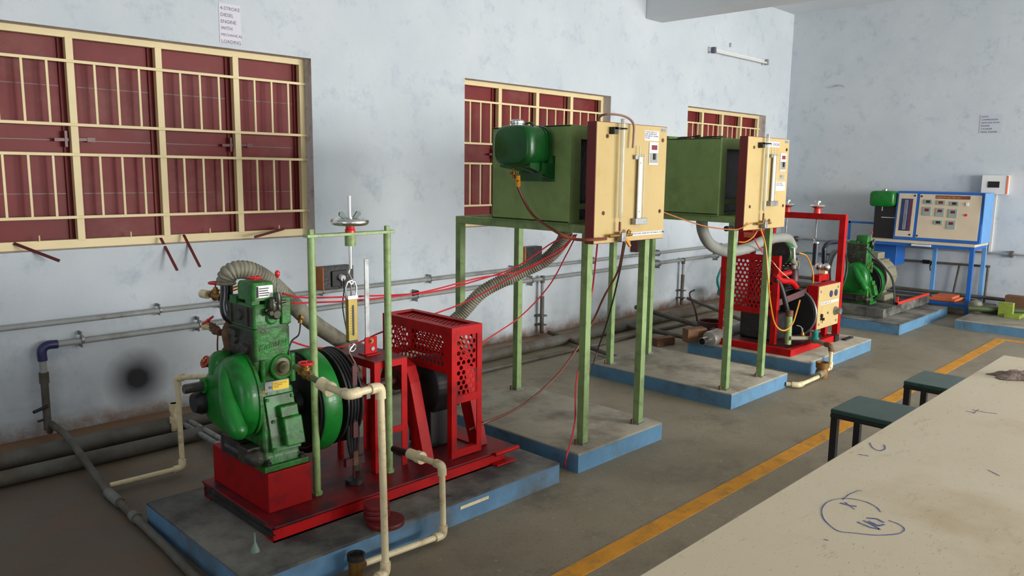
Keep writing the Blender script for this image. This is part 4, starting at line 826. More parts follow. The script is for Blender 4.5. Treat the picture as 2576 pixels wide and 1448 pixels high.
# perforated red guard
def guard(x0, x1, y0, y1, zt, zl, zf, label, name='drum_guard', m=RED, mesh=RED):
    """box guard of angle iron: top, ends and front perforated; front open below zf, sides end at zl"""
    R = thing(name, label, 'guard', ((x0+x1)/2, (y0+y1)/2, .182)); w, t = .034, .005
    angle_post('corner_angle', m, R, x0, y0, 1, 1, w, t, .186, zt); angle_post('corner_angle', m, R, x1, y0, -1, 1, w, t, .186, zt)
    angle_post('corner_angle', m, R, x0, y1, 1, -1, w, t, zl, zt); angle_post('corner_angle', m, R, x1, y1, -1, -1, w, t, zl, zt)
    each('front_rail', m, R, [((x0+w, y0+.0002, zt-.045), (x1-w, y0+t, zt)), ((x0+w, y0+.0002, zf-.004), (x1-w, y0+t, zf+.034)), ((x0+w, y0+.0002, .187), (x1-w, y0+.03, .225))])
    for xa, xb in ((x0+.0002, x0+t), (x1-t, x1-.0002)):
        each('side_rail', m, R, [((xa, y0+w, zt-.048), (xb, y1-w, zt)), ((xa, y0+w, zl), (xb, y1-w, zl+.03)), ((xa, y0+w, zl+.03), (xb, y0+w+.03, zt-.048))])
    each('back_rail', m, R, [((x0+w, y1-t, zt-.04), (x1-w, y1-.0002, zt)), ((x0+w, y1-t, zl), (x1-w, y1-.0002, zl+.035))])
    each('top_rim', m, R, [((x0+t, y0+.04, zt-.005), (x0+.036, y1-.04, zt-.0004)), ((x1-.034, y0+.04, zt-.005), (x1-t, y1-.04, zt-.0004)), ((x0+t, y0+t, zt-.005), (x1-t, y0+.04, zt-.0004)), ((x0+t, y1-.04, zt-.005), (x1-t, y1-t, zt-.0004))])
    def fit(L_, c): n = max(1, round(L_/c)); return n, L_/n
    cw = .030
    nx, a = fit(x1-x0-2*w, cw); ny, b = fit(zt-.045-zf-.034, cw*.866); MB().sheet((x0+w, y0+.008, zf+.034), X, Z, nx, ny, a, b, .0112).build('front_mesh', mesh, R, flat=True, solid=.0015)
    nx, a = fit(y1-y0-2*w-.03, cw); ny, b = fit(zt-.048-zl-.03, cw*.866); MB().sheet((x0+.008, y1-w, zl+.03), -Y, Z, nx, ny, a, b, .0112).build('side_mesh', mesh, R, flat=True, solid=.0015)
    MB().sheet((x1-.008, y1-w, zl+.03), -Y, Z, nx, ny, a, b, .0112).build('side_mesh', mesh, R, flat=True, solid=.0015)
    nx, a = fit(x1-x0-2*w, cw); MB().sheet((x0+w, y1-.008, zl+.035), X, Z, nx, ny, a, b, .0112).build('back_mesh', mesh, R, flat=True, solid=.0015)
    nx, a = fit(y1-y0-2*w, cw); ny, b = fit(x1-x0-2*w, cw*.866); MB().sheet((x0+w, y1-w, zt-.012), -Y, X, nx, ny, a, b, .0112).build('top_mesh', mesh, R, flat=True, solid=.0015)
    return R
guard(2.440, 2.642, 2.80, 3.36, .848, .614, .468, 'red perforated metal guard box over the black dynamometer')

# small red frame with square top, bracket and steel bar
R = thing('bracket_table', 'small red angle iron table beside the guard, bracket bolted on top', 'frame', (2.16, 3.08, .182)); x0, x1, y0, y1, zt = 2.065, 2.255, 2.912, 3.235, .722
MB().box((x0, y0, zt-.005), (x1, y1, zt)).build('top_plate', REDD, R, bevel=.001)
each('apron', RED, R, [((x0+.034, y0+.0002, zt-.036), (x1-.034, y0+.005, zt-.005)), ((x0+.034, y1-.005, zt-.036), (x1-.034, y1-.0002, zt-.005)), ((x0+.0002, y0+.034, zt-.036), (x0+.005, y1-.034, zt-.005)), ((x1-.005, y0+.034, zt-.036), (x1-.0002, y1-.034, zt-.005))])
for x, sx in ((x0, 1), (x1, -1)):
    for y, sy in ((y0, 1), (y1, -1)): angle_post('leg', RED, R, x, y, sx, sy, .034, .005, .183, zt-.005)
each('stretcher', RED, R, [((x0+.034, y0+.0002, .36), (x1-.034, y0+.005, .39)), ((x0+.034, y1-.005, .34), (x1-.034, y1-.0002, .37))])
bk = MB().box((2.105, 3.03, zt), (2.19, 3.10, zt+.006)).box((2.115, 3.055, zt), (2.185, 3.062, zt+.085)).build('bracket', RED, R, bevel=.002)
MB().lathe((2.150, 3.055, zt+.066), -Y, [(0, .012), (.004, .012), (.004, .007), (.012, .007)], 14).build('bolt', BRASS, bk); MB().lathe((2.158, 3.055, zt+.028), -Y, [(0, .010), (.004, .010)], 14).build('bolt', STEEL, bk)
tag(MB().box((2.125, 3.064, .50), (2.150, 3.070, 1.185)).build('flat_bar', STEEL, bevel=.002), 'upright grey flat steel bar behind the small red bracket', 'bar')

# tall green portal with screw, handwheel and spring balance
R = thing('balance_portal', 'two pale green posts and cross bar standing on the red base frame', 'portal', (1.94, 2.89, .182))
for x, y in ((1.745, 2.902), (2.132, 2.895)):
    MB().cyl((x, y, .182), (x, y, 1.318), .0165, 18).build('post', POSTG, R)
    MB().lathe((x, y, 1.328), Z, [(0, .014), (.022, .014)], 6).build('post_nut', POSTG, R); MB().lathe((x, y, .182), Z, [(0, .024), (.012, .024)], 6).build('post_nut', POSTG, R)
MB().box((1.715, 2.878, 1.316), (2.165, 2.918, 1.329)).build('cross_bar', POSTG, R, bevel=.002)
cx, cy = 1.937, 2.898
MB().cyl((cx, cy, 1.27), (cx, cy, 1.317), .024, 22).build('screw_boss', POSTG, R)
R = thing('load_screw', 'chrome screw with handwheel through the middle of the green cross bar', 'handwheel', (cx, cy, 1.33))
MB().cyl((cx, cy, 1.17), (cx, cy, 1.487), .0075, 12).build('screw', CHROME, R)
MB().lathe((cx, cy, 1.329), Z, [(0, .022), (.012, .022), (.016, .019), (.026, .020), (.040, .036)], 22).build('red_hub', WHEEL, R)
s_ = MB().torus((cx, cy, 1.375), Z, .068, .015, 40, 12); s_.lathe((cx, cy, 1.362), Z, [(0, .03), (.008, .074), (.014, .074), (.018, .03)], 30); s_.build('chrome_wheel', CHROME, R)
s_ = MB().lathe((cx, cy, 1.380), Z, [(0, .014), (.012, .012)], 14)
for sg in (-1, 1): s_.prism([Vector((cx+sg*.008, cy-.004, 1.384)), Vector((cx+sg*.030, cy-.004, 1.386)), Vector((cx+sg*.056, cy-.004, 1.405)), Vector((cx+sg*.052, cy-.004, 1.418)), Vector((cx+sg*.036, cy-.004, 1.420))], (0, .008, 0))
s_.build('wing_nut', mat('green wing nut', (60, 84, 70), .45), R)
MB().cyl((cx, cy, 1.388), (cx, cy, 1.394), .013, 16).build('washer', CHROME, R)
R = thing('spring_balance', 'brass faced spring balance hanging from the chrome screw', 'spring balance', (cx, cy, 1.1))
MB().tube(spline([(cx, cy, 1.175), (cx-.010, cy, 1.15), (cx, cy, 1.125), (cx+.012, cy, 1.112), (cx, cy, 1.10), (cx-.012, cy, 1.115)], 6), .0045, 8).build('hook', CHROME, R)
MB().tube([(cx-.026, cy, 1.045), (cx-.028, cy, 1.085), (cx-.018, cy, 1.11), (cx, cy, 1.117), (cx+.018, cy, 1.11), (cx+.028, cy, 1.085), (cx+.026, cy, 1.045)], .004, 8).build('suspension_loop', CHROME, R)
MB().cyl((cx, cy, 1.05), (cx, cy, 1.12), .004, 8).build('hanger_rod', STEEL, R)
MB().box((cx-.024, cy-.012, .848), (cx+.024, cy+.012, 1.045)).build('balance_body', mat('aged brass face', (152, 132, 62), .4, metal=.35, var=.15, vscale=16), R, bevel=.002)
MB().box((cx-.0255, cy-.0135, 1.036), (cx+.0255, cy+.0135, 1.05)).build('top_cap', CHROME, R)
MB().box((cx-.022, cy-.0135, .842), (cx+.022, cy+.0135, .850)).build('end_cap', DARKR, R)
MB().box((cx-.0045, cy-.0135, .872), (cx+.0045, cy-.0115, 1.008)).build('slot', BLACK, R)
for q in range(11): MB().box((cx-.016, cy-.0130, .88+q*.0115), (cx-.006, cy-.0118, .8812+q*.0115)).build('scale_mark', INKB, R)
s_ = MB().torus((cx, cy, .815), Y, .018, .0035, 20, 8); s_.tube(spline([(cx+.010, cy, .828), (cx-.014, cy, .80), (cx, cy, .765), (cx+.016, cy, .735), (cx+.008, cy, .712), (cx-.004, cy, .722)], 6), .0035, 8); s_.build('lower_hook', CHROME, R)
R = thing('rope_hanger', 'rusty flat hanger and dark ropes below the spring balance', 'hanger', (cx, cy, .6))
MB().box((cx-.013, cy-.018, .40), (cx+.013, cy-.010, .735)).build('flat_link', DARKR, R, bevel=.002)
for dx in (-.026, -.012, .004, .02): MB().tube(spline([(cx+dx*.4, cy, .60), (cx+dx, cy-.004, .50), (cx+dx*1.1, cy, .38), (cx+dx*.5, cy, .30)], 6), .0075, 8).build('brake_rope', DARK, R)
MB().box((cx-.05, cy-.012, .268), (cx+.05, cy+.012, .305)).build('red_yoke', DARKR, R, bevel=.002)
MB().box((cx-.012, cy-.016, .27), (cx+.012, cy-.008, .335)).build('eye_plate', RUST, R)
MB().cyl((cx-.002, cy, .20), (cx-.002, cy, .30), .006, 8).build('weight_rod', DARKR, R)
MB().cyl((cx, cy, .1825), (cx, cy, .203), .042, 24).build('weight_pan', DARK, R, bevel=.002)
tag(MB().cyl((2.03, 3.02, .182), (2.03, 3.02, .62), .015, 14).build('guide_rod', mat('greenish guide rod', (92, 104, 80), .5)), 'short grey green rod standing behind the brake ropes', 'rod')

# loose weights, funnel, tape, cream drain pipes at the near plinth
cw0 = P(970, 1310, z=.12); cw1 = P(948, 1292, z=.14)
for k, (c, r_, z, lb) in enumerate(((cw0, .080, .11, 'widest red disc weight, at the bottom of the stack on the near plinth'), (cw1, .056, .1305, 'second red disc weight from the bottom of the stack on the near plinth'), (cw1, .055, .151, 'third red disc weight from the bottom of the stack on the near plinth'), (cw1, .054, .1715, 'topmost red disc weight of the stack on the near plinth'))):
    tag(MB().lathe((c.x, c.y, z), Z, [(0, r_), (.002, r_+.001), (.017, r_+.001), (.0195, r_)], 36).build('slotted_weight', DARKRW), lb, 'weight', 'disc weights on the near plinth')
q = P(642, 1386, z=.11); tag(MB().lathe(q, Z, [(0, .0185), (.004, .018), (.035, .006), (.038, .004), (.078, .003)], 18).build('funnel', mat('grey green plastic', (112, 134, 122), .5)), 'small grey green funnel upside down on the near plinth corner', 'funnel')
a, b = P(1158, 1278, y=2.538), P(1229, 1257, y=2.538); tag(MB().box((a.x, 2.5368, a.z-.007), (b.x, 2.5395, a.z+.008)).build('tape_strip', PVC), 'short cream strip stuck on the front of the near plinth', 'strip')
runp('plastic_pipe', PVC, .0145, [P(822, 972, y=2.60), P(878, 993, y=2.385), P(957, 972, y=2.385), (P(957, 980, y=2.385).x+.0, 2.365, .03), (1.55, 2.34, .03)], 'cream plastic drain pipe dropping in front of the red base frame')
a = P(806, 962, y=2.66); b = P(833, 980, y=2.60); tag(MB().lathe(a, b-a, [(0, .026), ((b-a).length*.8, .026), ((b-a).length*.81, .030), ((b-a).length, .030), ((b-a).length+.001, .02)], 20).build('pipe_coupling', PVC), 'fat cream coupling joining the drain pipe to the valve pipe', 'coupling')
a = P(742, 922, y=2.88); b = P(812, 966, y=2.66); tag(MB().cyl(a, b, .013, 12).build('pipe_nipple', mat('painted iron nipple', (92, 112, 70), .5, var=.2, dirt=(90, 70, 50), dirt_amt=.4)), 'green painted iron pipe carrying the front red wheeled valve', 'pipe')
gate_valve('gate_valve', a.lerp(b, .42), (b-a), Z, .0135, 'brass gate valve with red wheel in front of the green post', stem=3.3)
a = P(1045, 1145, y=2.66); a.z = .30
runp('plastic_pipe', PVC, .0135, [P(1052, 1148, y=2.62), P(1112, 1170, y=2.45), (P(1115, 1180, y=2.45).x, 2.45, .035), (1.70, 2.478, .035)], 'cream plastic pipe bending down at the front of the near plinth')
a = P(1030, 1140, y=2.70); b = P(1062, 1152, y=2.61); tag(MB().lathe(a, b-a, [(0, .024), ((b-a).length*.6, .024), ((b-a).length*.62, .028), ((b-a).length, .028), ((b-a).length+.001, .018)], 20).build('pipe_coupling', PVC), 'fat cream coupling in front of the red base frame right of the drum weights', 'coupling')
tag(MB().cyl(P(990, 1128, y=2.84), P(1036, 1143, y=2.69), .016, 12).build('black_hose', BLACK), 'short black hose feeding the right cream coupling', 'hose')
R = thing('drain_gland', 'round brass drain gland on the floor at the bottom picture edge', 'drain', (1.655, 2.475, 0))
MB().lathe((1.655, 2.475, 0), Z, [(0, .030), (.07, .032)], 24).build('gland_body', BRASS, R); MB().lathe((1.655, 2.475, .07), Z, [(0, .032), (.0, .036), (.022, .036), (.022, .028), (.006, .026)], 24, caps=False).lathe((1.655, 2.475, .072), Z, [(0, .027), (.004, .027)], 20).build('gland_cap', DARK, R)

# pipes and valves on the left of the near engine
MB_ = MB().tube(spline([P(570, 712, y=3.20), P(570, 740, y=3.20), P(568, 768, y=3.20), P(574, 792, y=3.19), P(592, 806, y=3.16)], 8), .0265, 20)
tag(MB_.build('intake_pipe', BLACKG, smooth=70), 'glossy black intake pipe between the corrugated hose and the green engine', 'pipe')
tag(MB().cyl(P(570, 716, y=3.20), P(570, 692, y=3.20), .0335, 20).torus(P(570, 697, y=3.20), Z, .034, .003, 24, 6).torus(P(570, 708, y=3.20), Z, .034, .003, 24, 6).build('hose_cuff', HOSE), 'smooth cuff clamping the corrugated hose to the black pipe', 'hose clamp')
gv = gate_valve('gate_valve', P(543, 744, y=3.26), P(560, 755, y=3.2)-P(515, 738, y=3.33), Z, .0125, 'brass gate valve with red wheel left of the black intake pipe', stem=4.6)
tag(MB().cyl(P(560, 752, y=3.22), P(600, 772, y=3.12), .012, 10).cyl(P(575, 730, y=3.25), P(600, 722, y=3.25), .010, 10).build('brass_nipple', BRASS), 'short brass pipes behind the black intake pipe', 'pipe')
MB().cyl(P(508, 738, y=3.36), P(524, 741, y=3.32), .019, 16).build('end_cap', PVC, gv)
gate_valve('gate_valve', P(543, 830, y=3.30), P(570, 845, y=3.2)-P(528, 820, y=3.36), Vector((-.45, .35, .8)), .0125, 'brass gate valve with tilted red wheel at the dark side of the near engine', m=RUST, stem=4.4)
tag(MB().cyl(P(516, 818, y=3.36), P(534, 822, y=3.33), .017, 14).cyl(P(512, 812, y=3.37), P(514, 829, y=3.37), .012, 8).build('pipe_union', PVC), 'cream union beside the tilted red wheeled valve', 'pipe fitting')
tag(MB().tube(spline([P(590, 800, y=3.20), P(575, 820, y=3.20), P(570, 838, y=3.20), P(574, 862, y=3.20), P(580, 890, y=3.18)], 6), .021, 14).lathe(P(572, 886, y=3.215), Vector((-1, -.4, 0)), [(0, .026), (.008, .026)], 20).build('exhaust_pipe', RUST), 'rusty exhaust pipe on the dark left side of the near engine', 'pipe')
gate_valve('gate_valve', P(528, 914, y=3.38), X, Vector((-.8, -.1, .5)), .0115, 'brass valve with small red wheel above the gear case of the near engine', stem=2.4)
wire('sensor_lead', WIREB, .0035, [P(549, 836, y=3.28), P(547, 860, y=3.28), P(548, 890, y=3.28), P(552, 915, y=3.26)], 'thin dark red lead hanging beside the rusty exhaust pipe', 'cable')
tag(MB().cyl(P(755, 812, y=3.0), P(757, 795, y=3.0), .010, 10).cyl(P(753, 797, y=3.0), P(760, 800, y=3.0), .013, 8).build('brass_connector', BRASS), 'brass connector hanging between hose and green post', 'connector')
wire('thin_fuel_pipe', DARK, .0035, [P(756, 806, y=3.0), P(752, 840, y=3.0), P(735, 856, y=2.97), P(727, 880, y=2.95), P(729, 900, y=2.94)], 'thin dark fuel pipe from brass connector to the engine', 'pipe')

# ------------------------------------------------------------------ red rig on the third plinth
R = thing('base_frame', 'red channel base frame under the petrol engine rig', 'base frame', (6.6, 3.2, .11))
each('channel', RED, R, [((6.135, 2.785, .11), (7.06, 2.83, .168)), ((6.135, 3.60, .11), (7.30, 3.645, .168)), ((6.135, 2.8301, .11), (6.18, 3.5999, .168)), ((7.02, 2.8301, .11), (7.06, 3.5999, .168))], bevel=.002)
MB().box((6.18, 2.83, .15), (7.02, 3.60, .162)).build('deck_plate', DARKR, R)
R = thing('drum_guard', 'red frame with perforated sheet at the left end of the petrol rig', 'guard', (6.24, 3.25, .17))
gx, gy0, gy1, gz0, gz1 = 6.225, 2.975, 3.515, .46, .925
angle_post('post', RED, R, gx, gy0, 1, 1, .045, .006, .169, gz1); angle_post('post', RED, R, gx, gy1, 1, -1, .045, .006, .169, gz1)
each('rail', RED, R, [((gx+.0003, gy0+.045, gz1-.045), (gx+.006, gy1-.045, gz1)), ((gx+.0003, gy0+.045, gz0-.045), (gx+.006, gy1-.045, gz0))])
n1 = round((gy1-gy0-.09)/.042); a = (gy1-gy0-.09)/n1; n2 = round((gz1-.045-gz0)/.036); b = (gz1-.045-gz0)/n2
MB().sheet((gx+.006, gy1-.045, gz0), -Y, Z, n1, n2, a, b, .0125).build('perforated_sheet', RED, R, flat=True, solid=.0015)
MB().sheet((gx+.44, gy1-.045, gz0), -Y, Z, n1, n2, a, b, .0125).build('perforated_sheet', REDD, R, flat=True, solid=.0015)
each('rail', RED, R, [((gx+.44, gy0, gz0-.04), (gx+.45, gy1, gz0))])
R = thing('test_portal', 'tall red square tube portal with two screws on the petrol rig', 'portal', (7.25, 3.2, .11)); px_ = 7.225
lf = 3.53
MB().box((px_, 2.845, .113), (px_+.055, 2.90, 1.25)).build('post', RED, R, bevel=.003); MB().box((px_, lf, .113), (px_+.055, lf+.055, 1.25)).build('post', RED, R, bevel=.003)
MB().box((px_, 2.90, 1.195), (px_+.055, lf, 1.25)).build('cross_beam', RED, R, bevel=.003)
for wy, lb in ((P(2057, 520, x=7.25).y, 'right of the two chrome handwheel screws on the red portal'), (P(1981, 518, x=7.25).y, 'left of the two chrome handwheel screws on the red portal, half behind the yellow board')):
    R = thing('load_screw', lb, 'handwheel', (7.25, wy, 1.25))
    MB().lathe((7.25, wy, 1.25), Z, [(0, .035), (.03, .032), (.045, .03), (.06, .055)], 16).build('red_hub', WHEEL, R)
    MB().torus((7.25, wy, 1.318), Z, .058, .011, 26, 8).lathe((7.25, wy, 1.31), Z, [(0, .02), (.006, .058), (.01, .058), (.02, .02)], 20).lathe((7.25, wy, 1.32), Z, [(0, .012), (.03, .012), (.032, .03), (.045, .03)], 10).build('chrome_wheel', CHROME, R)
    MB().cyl((7.25, wy, 1.02), (7.25, wy, 1.26), .007, 8).build('screw', STEEL, R)
    MB().tube(spline([(7.25, wy, 1.03), (7.25, wy+.015, 1.005), (7.25, wy, .98)], 5), .006, 8).build('hook', CHROME, R)
R = thing('spring_balance', 'tubular dark and silver spring balance hanging inside the red portal', 'spring balance', (7.25, P(2057, 520, x=7.25).y, .9)); yy = P(2052, 630, x=7.25).y
MB().cyl((7.25, yy, .76), (7.25, yy, .975), .026, 18).build('balance_tube', mat('dark silver tube', (84, 86, 96), .3, metal=.6), R); MB().box((7.218, yy-.014, .775), (7.226, yy+.014, .965)).build('scale_face', INKB, R)
MB().cyl((7.25, yy, .97), (7.25, yy, .982), .028, 18).cyl((7.25, yy, .735), (7.25, yy, .76), .012, 10).build('end_fitting', CHROME, R)
# control box
R = thing('control_box', 'small red control box with yellow front, knob and key switch', 'control box', (6.87, 2.83, .27))
MB().box((6.645, 2.806, .262), (7.105, 2.90, .652)).build('case', RED, R, bevel=.003)
MB().box((6.650, 2.8, .268), (7.100, 2.806, .646)).build('front_laminate', PANEL, R)
for x, z in ((6.69, .60), (7.055, .61), (6.685, .31), (7.05, .305)): MB().lathe((x, 2.8, z), -Y, [(0, .012), (.005, .010)], 8).build('screw', STEEL, R)
for x in (6.905, 7.01): MB().lathe((x, 2.8, .562), -Y, [(0, .030), (.006, .030), (.007, .024)], 22).build('round_socket', mat('dark blue socket', (48, 54, 100), .4), R)
MB().box((6.70, 2.7985, .478), (7.08, 2.7998, .500)).build('label_strip', WHITE, R); text('PETROL ENGINE TEST RIG', .018, (6.71, 2.7984, .482), X, Z, INKB, R)
MB().lathe((7.02, 2.8, .395), -Y, [(0, .040), (.012, .040), (.014, .030), (.055, .028), (.056, .018)], 22).build('control_knob', STEEL, R)
MB().lathe((6.725, 2.8, .385), -Y, [(0, .017), (.015, .015)], 12).box((6.715, 2.77, .345), (6.737, 2.80, .368)).cyl((6.726, 2.785, .35), (6.726, 2.785, .32), .003, 6).build('key_switch', BLACK, R)
MB().lathe((6.86, 2.8, .395), -Y, [(0, .011), (.008, .009)], 10).build('indicator', STEEL, R)
MB().box((6.98, 2.86, .115), (7.03, 2.90, .262)).build('leg', RED, R); MB().box((6.66, 2.86, .115), (6.70, 2.90, .262)).build('leg', DARKR, R)
MB().bar((6.26, 3.03, .50), (6.67, 2.905, .60), .012, .055).build('carrying_arm', DARKR, R)
# chrome horns / bulbs on a red stub beside the post
R = thing('chrome_bulbs', 'pair of chrome domes on a red stub above the control box', 'gauge', (7.1, 2.98, .7))
MB().box((6.94, 2.93, .65), (7.16, 3.0, .71)).build('stub', RED, R, bevel=.003); MB().box((7.06, 2.93, .71), (7.12, 2.99, .74)).build('bulb_socket', PVC, R)
for dy in (.035, -.03): MB().lathe((7.09, 2.965+dy, .735), Z, [(0, .014), (.012, .030), (.034, .040), (.056, .034), (.072, .016), (.076, .003)], 20).build('dome', CHROME, R, smooth=80)
# petrol engine
R = thing('petrol_engine', 'dark petrol engine with red cowling and black fan drum in the red rig', 'engine', (6.7, 3.15, .17))
MB().lathe((6.62, 3.02, .40), X, [(0, .03), (0, .20), (.02, .215), (.08, .215), (.10, .20), (.10, .03)], 44).build('fan_drum', BLACK, R); MB().torus((6.63, 3.02, .40), X, .215, .010, 44, 8).build('drum_rim', mat('worn steel rim', (120, 126, 130), .35, metal=.6), R)
MB().box((6.36, 3.05, .162), (6.60, 3.38, .40)).box((6.40, 3.10, .40), (6.58, 3.34, .52)).build('crankcase', DARK, R, bevel=.02)
for k in range(9): MB().box((6.47, 3.02, .60+k*.022), (6.67, 3.20, .612+k*.022)).build('cooling_fin', DARK, R, bevel=.002)
MB().box((6.50, 3.05, .52), (6.64, 3.17, .80)).build('cylinder', DARK, R, bevel=.01)
MB().tube(spline([P(1960, 690, y=3.0), P(1975, 688, y=2.98), P(1988, 684, y=2.96)], 6), .024, 12).tube(spline([P(1950, 690, y=3.0), P(1965, 705, y=2.98), P(1990, 708, y=2.96), P(2003, 722, y=2.95)], 6), .026, 12).build('red_manifold', RED, R, smooth=70)
MB().lathe(P(1996, 705, y=3.0), Z, [(0, .045), (.09, .036), (.10, .03)], 14).cyl(P(2003, 718, y=3.0), P(2012, 740, y=3.0), .03, 12).build('red_cowl', DARKR, R)
MB().cyl(P(1996, 652, y=3.05), P(1995, 622, y=3.05), .022, 16).build('intake_neck', CHROME, R)
cb = MB(); c = P(1994, 662, y=3.05)
for d, r_, h_ in ((Vector((0, 0, 0)), .032, .04), (Vector((.03, -.01, -.03)), .022, .05), (Vector((-.02, -.02, -.05)), .024, .04), (Vector((.05, 0, -.01)), .014, .06), (Vector((.0, .02, -.07)), .03, .04)): cb.lathe(c+d, Z, [(0, r_*.8), (h_*.3, r_), (h_, r_*.9)], 10)
cb.torus(c+Vector((.09, 0, -.03)), Y, .04, .006, 16, 6, a0=-1.6, a1=1.6); cb.build('carburettor', GUNM, R)
MB().tube(spline([P(1950, 700, y=3.0), P(1962, 715, y=2.98), P(1972, 745, y=2.95), P(1979, 775, y=2.93), P(1985, 795, y=2.93)], 8), .022, 10).build('coolant_hose', BLACK, R, smooth=70)
MB().tube(spline([P(2073, 742, y=3.2), P(2073, 640, y=3.2), P(2075, 622, y=3.2), P(2085, 610, y=3.2), P(2104, 608, y=3.2)], 6), .024, 12).build('exhaust_bend', mat('dark navy pipe', (22, 20, 40), .35), R, smooth=70)
R = thing('fan_cowl', 'round grey wire fan cowl behind the right post of the red portal', 'fan', (7.35, 3.12, .78)); fc = P(2110, 680, y=3.12)
MB().lathe(fc, Y, [(0, .03), (.01, .19), (.03, .21), (.05, .21), (.06, .18), (.06, .03)], 36).build('cowl_disc', mat('grey fan plate', (92, 98, 100), .5), R)
MB().torus(fc, Y, .205, .009, 36, 8).build('cowl_ring', DARK, R); MB().box((fc.x-.03, 3.12, .11), (fc.x+.03, 3.16, fc.z-.1)).build('bracket', DARK, R)
ac = P(1962, 636, y=3.15)
MB().lathe(ac, X, [(0, .02), (0, .095), (.012, .10)], 30).cyl(ac-Z*.02, (ac.x+.01, 3.15, .60), .02, 10).build('filter_face', DARK, bpy.data.objects['petrol_engine'])
MB().lathe(ac+X*.012, X, [(0, .102), (.09, .102), (.11, .09), (.12, .03)], 30).build('filter_drum', GREENS, bpy.data.objects['petrol_engine'])
R = thing('red_air_box', 'small red sheet steel box above the perforated guard of the petrol rig', 'box', (6.75, 3.3, 1.0))
c = P(1862, 618, x=6.55); d = P(1922, 580, x=6.55)
MB().box((6.5, d.y, c.z), (6.72, c.y, d.z)).build('casing', RED, R, bevel=.004); MB().box((6.49, (c.y+d.y)/2-.04, (c.z+d.z)/2+.01), (6.5, (c.y+d.y)/2+.05, d.z-.02)).build('front_flap', CARD, R)
MB().box((6.56, (c.y+d.y)/2-.02, .3), (6.60, (c.y+d.y)/2+.02, c.z)).build('support', REDD, R)
# green and iron pipework in front
R = thing('drain_pipe', 'green and rusty iron drain pipe with valve in front of the red rig', 'pipe', (6.3, 2.9, .11))
a = P(1982, 865, y=2.88); a2 = P(1986, 795, y=2.88)
MB().cyl(a, a2, .026, 14).build('green_riser', POSTG, R); MB().cyl(a2+Z*.0, a2+Z*.05, .03, 14).build('riser_collar', RUST, R)
b = P(2035, 850, y=2.80); c = P(2078, 866, y=2.62); MB().cyl(P(1986, 850, y=2.86), b, .018, 12).cyl(b, c, .018, 12).build('iron_run', GUNM, R)
MB().lathe(P(2018, 852, y=2.83), Z, [(0, .026), (.03, .026), (.035, .016), (.06, .012)], 12).build('brass_tee', BRASS, R); MB().lathe(P(2050, 862, y=2.74), Z, [(0, .03), (.05, .032), (.055, .02), (.09, .026), (.11, .012)], 12).build('teal_valve', TEAL, R)
MB().tube(spline([c, P(2088, 870, y=2.56), P(2092, 886, y=2.545)], 6), .022, 12).build('iron_elbow', RUST, R)
MB().cyl(P(2020, 848, y=2.83), P(2019, 830, y=2.83)+Z*.02, .004, 6).tube(spline([P(2018, 835, y=2.83), P(2015, 822, y=2.84), P(2004, 818, y=2.85)], 5), .004, 6).build('tap_lever', STEEL, R)
c = P(2091, 884, y=2.54); runp('plastic_pipe', PVC, .0155, [c, (c.x, 2.54, .03), (c.x-.12, 2.52, .03)], 'cream plastic pipe dropping in front of the red rig plinth')
c = P(2068, 930, y=2.50)
R = thing('drain_gland', 'brown brass drain gland on the floor before the red rig plinth', 'drain', (c.x, 2.5, 0)); MB().lathe((c.x, 2.5, 0), Z, [(0, .045), (.04, .05), (.075, .04), (.08, .05), (.125, .052), (.125, .04), (.10, .038)], 20).build('gland_body', mat('brown old brass', (130, 92, 44), .55, metal=.4, var=.25), R); MB().cyl((c.x-.12, 2.48, .04), (c.x+.04, 2.50, .04), .028, 12).build('iron_union', GUNM, R)
runp('plastic_pipe', PVC, .0155, [(c.x-.12, 2.48, .03), P(2010, 968, z=.03), P(1978, 965, z=.03)], 'cream plastic pipe lying on the floor between two blue plinths')
wire('orange_tube', WIREO, .006, [P(1912, 572, y=2.58), P(1926, 620, y=2.58), P(1932, 700, y=2.56), P(1938, 760, y=2.58), P(1950, 815, y=2.6), P(1972, 831, y=2.62), P(1993, 815, y=2.66), P(2005, 780, y=2.72), P(2012, 755, y=2.78)], 'orange tube hanging in a long loop from the farther yellow board', 'hose', n=12)
wire('orange_tube', mat('amber fuel hose', (180, 108, 46), .4), .0042, [P(1668, 533, y=2.8), P(1720, 552, y=2.75), P(1780, 570, y=2.68), P(1850, 577, y=2.60), P(1880, 565, y=2.56), P(1892, 560, y=2.55)], 'orange brown tube crossing in front of the farther green stand', 'hose', n=12)
wire('orange_tube', WIREO, .0045, [P(1910, 570, y=2.60), P(1895, 595, y=2.62), P(1875, 608, y=2.65), P(1858, 608, y=2.68)], 'short orange tube end looping below the farther yellow board', 'hose')
wire('orange_tube', WIREO, .006, [P(2010, 636, y=3.0), P(2030, 645, y=3.0), P(2045, 685, y=2.98), P(2044, 725, y=2.95), P(2036, 755, y=2.9)], 'thin orange tube arching inside the red portal', 'hose')
wire('red_lead', WIRER, .0045, [P(1895, 570, y=2.62), P(1898, 600, y=2.8), P(1915, 630, y=2.95), P(1950, 665, y=3.0), P(1965, 690, y=3.0)], 'dark red lead running from the farther yellow board to the petrol engine', 'cable')
wire('white_lead', PVC, .003, [P(1946, 661, y=2.97), P(1962, 680, y=2.95), P(1985, 700, y=2.95)], 'thin whitish lead beside the petrol engine cowling', 'cable')
tag(MB().cyl(P(1826, 575, y=2.64), P(1842, 573, y=2.64), .013, 12).cyl(P(1826, 575, y=2.64), P(1830, 574.6, y=2.64), .018, 12).build('bolt_end', BLACK), 'black bolt sticking out of the farther green stand leg', 'bolt')
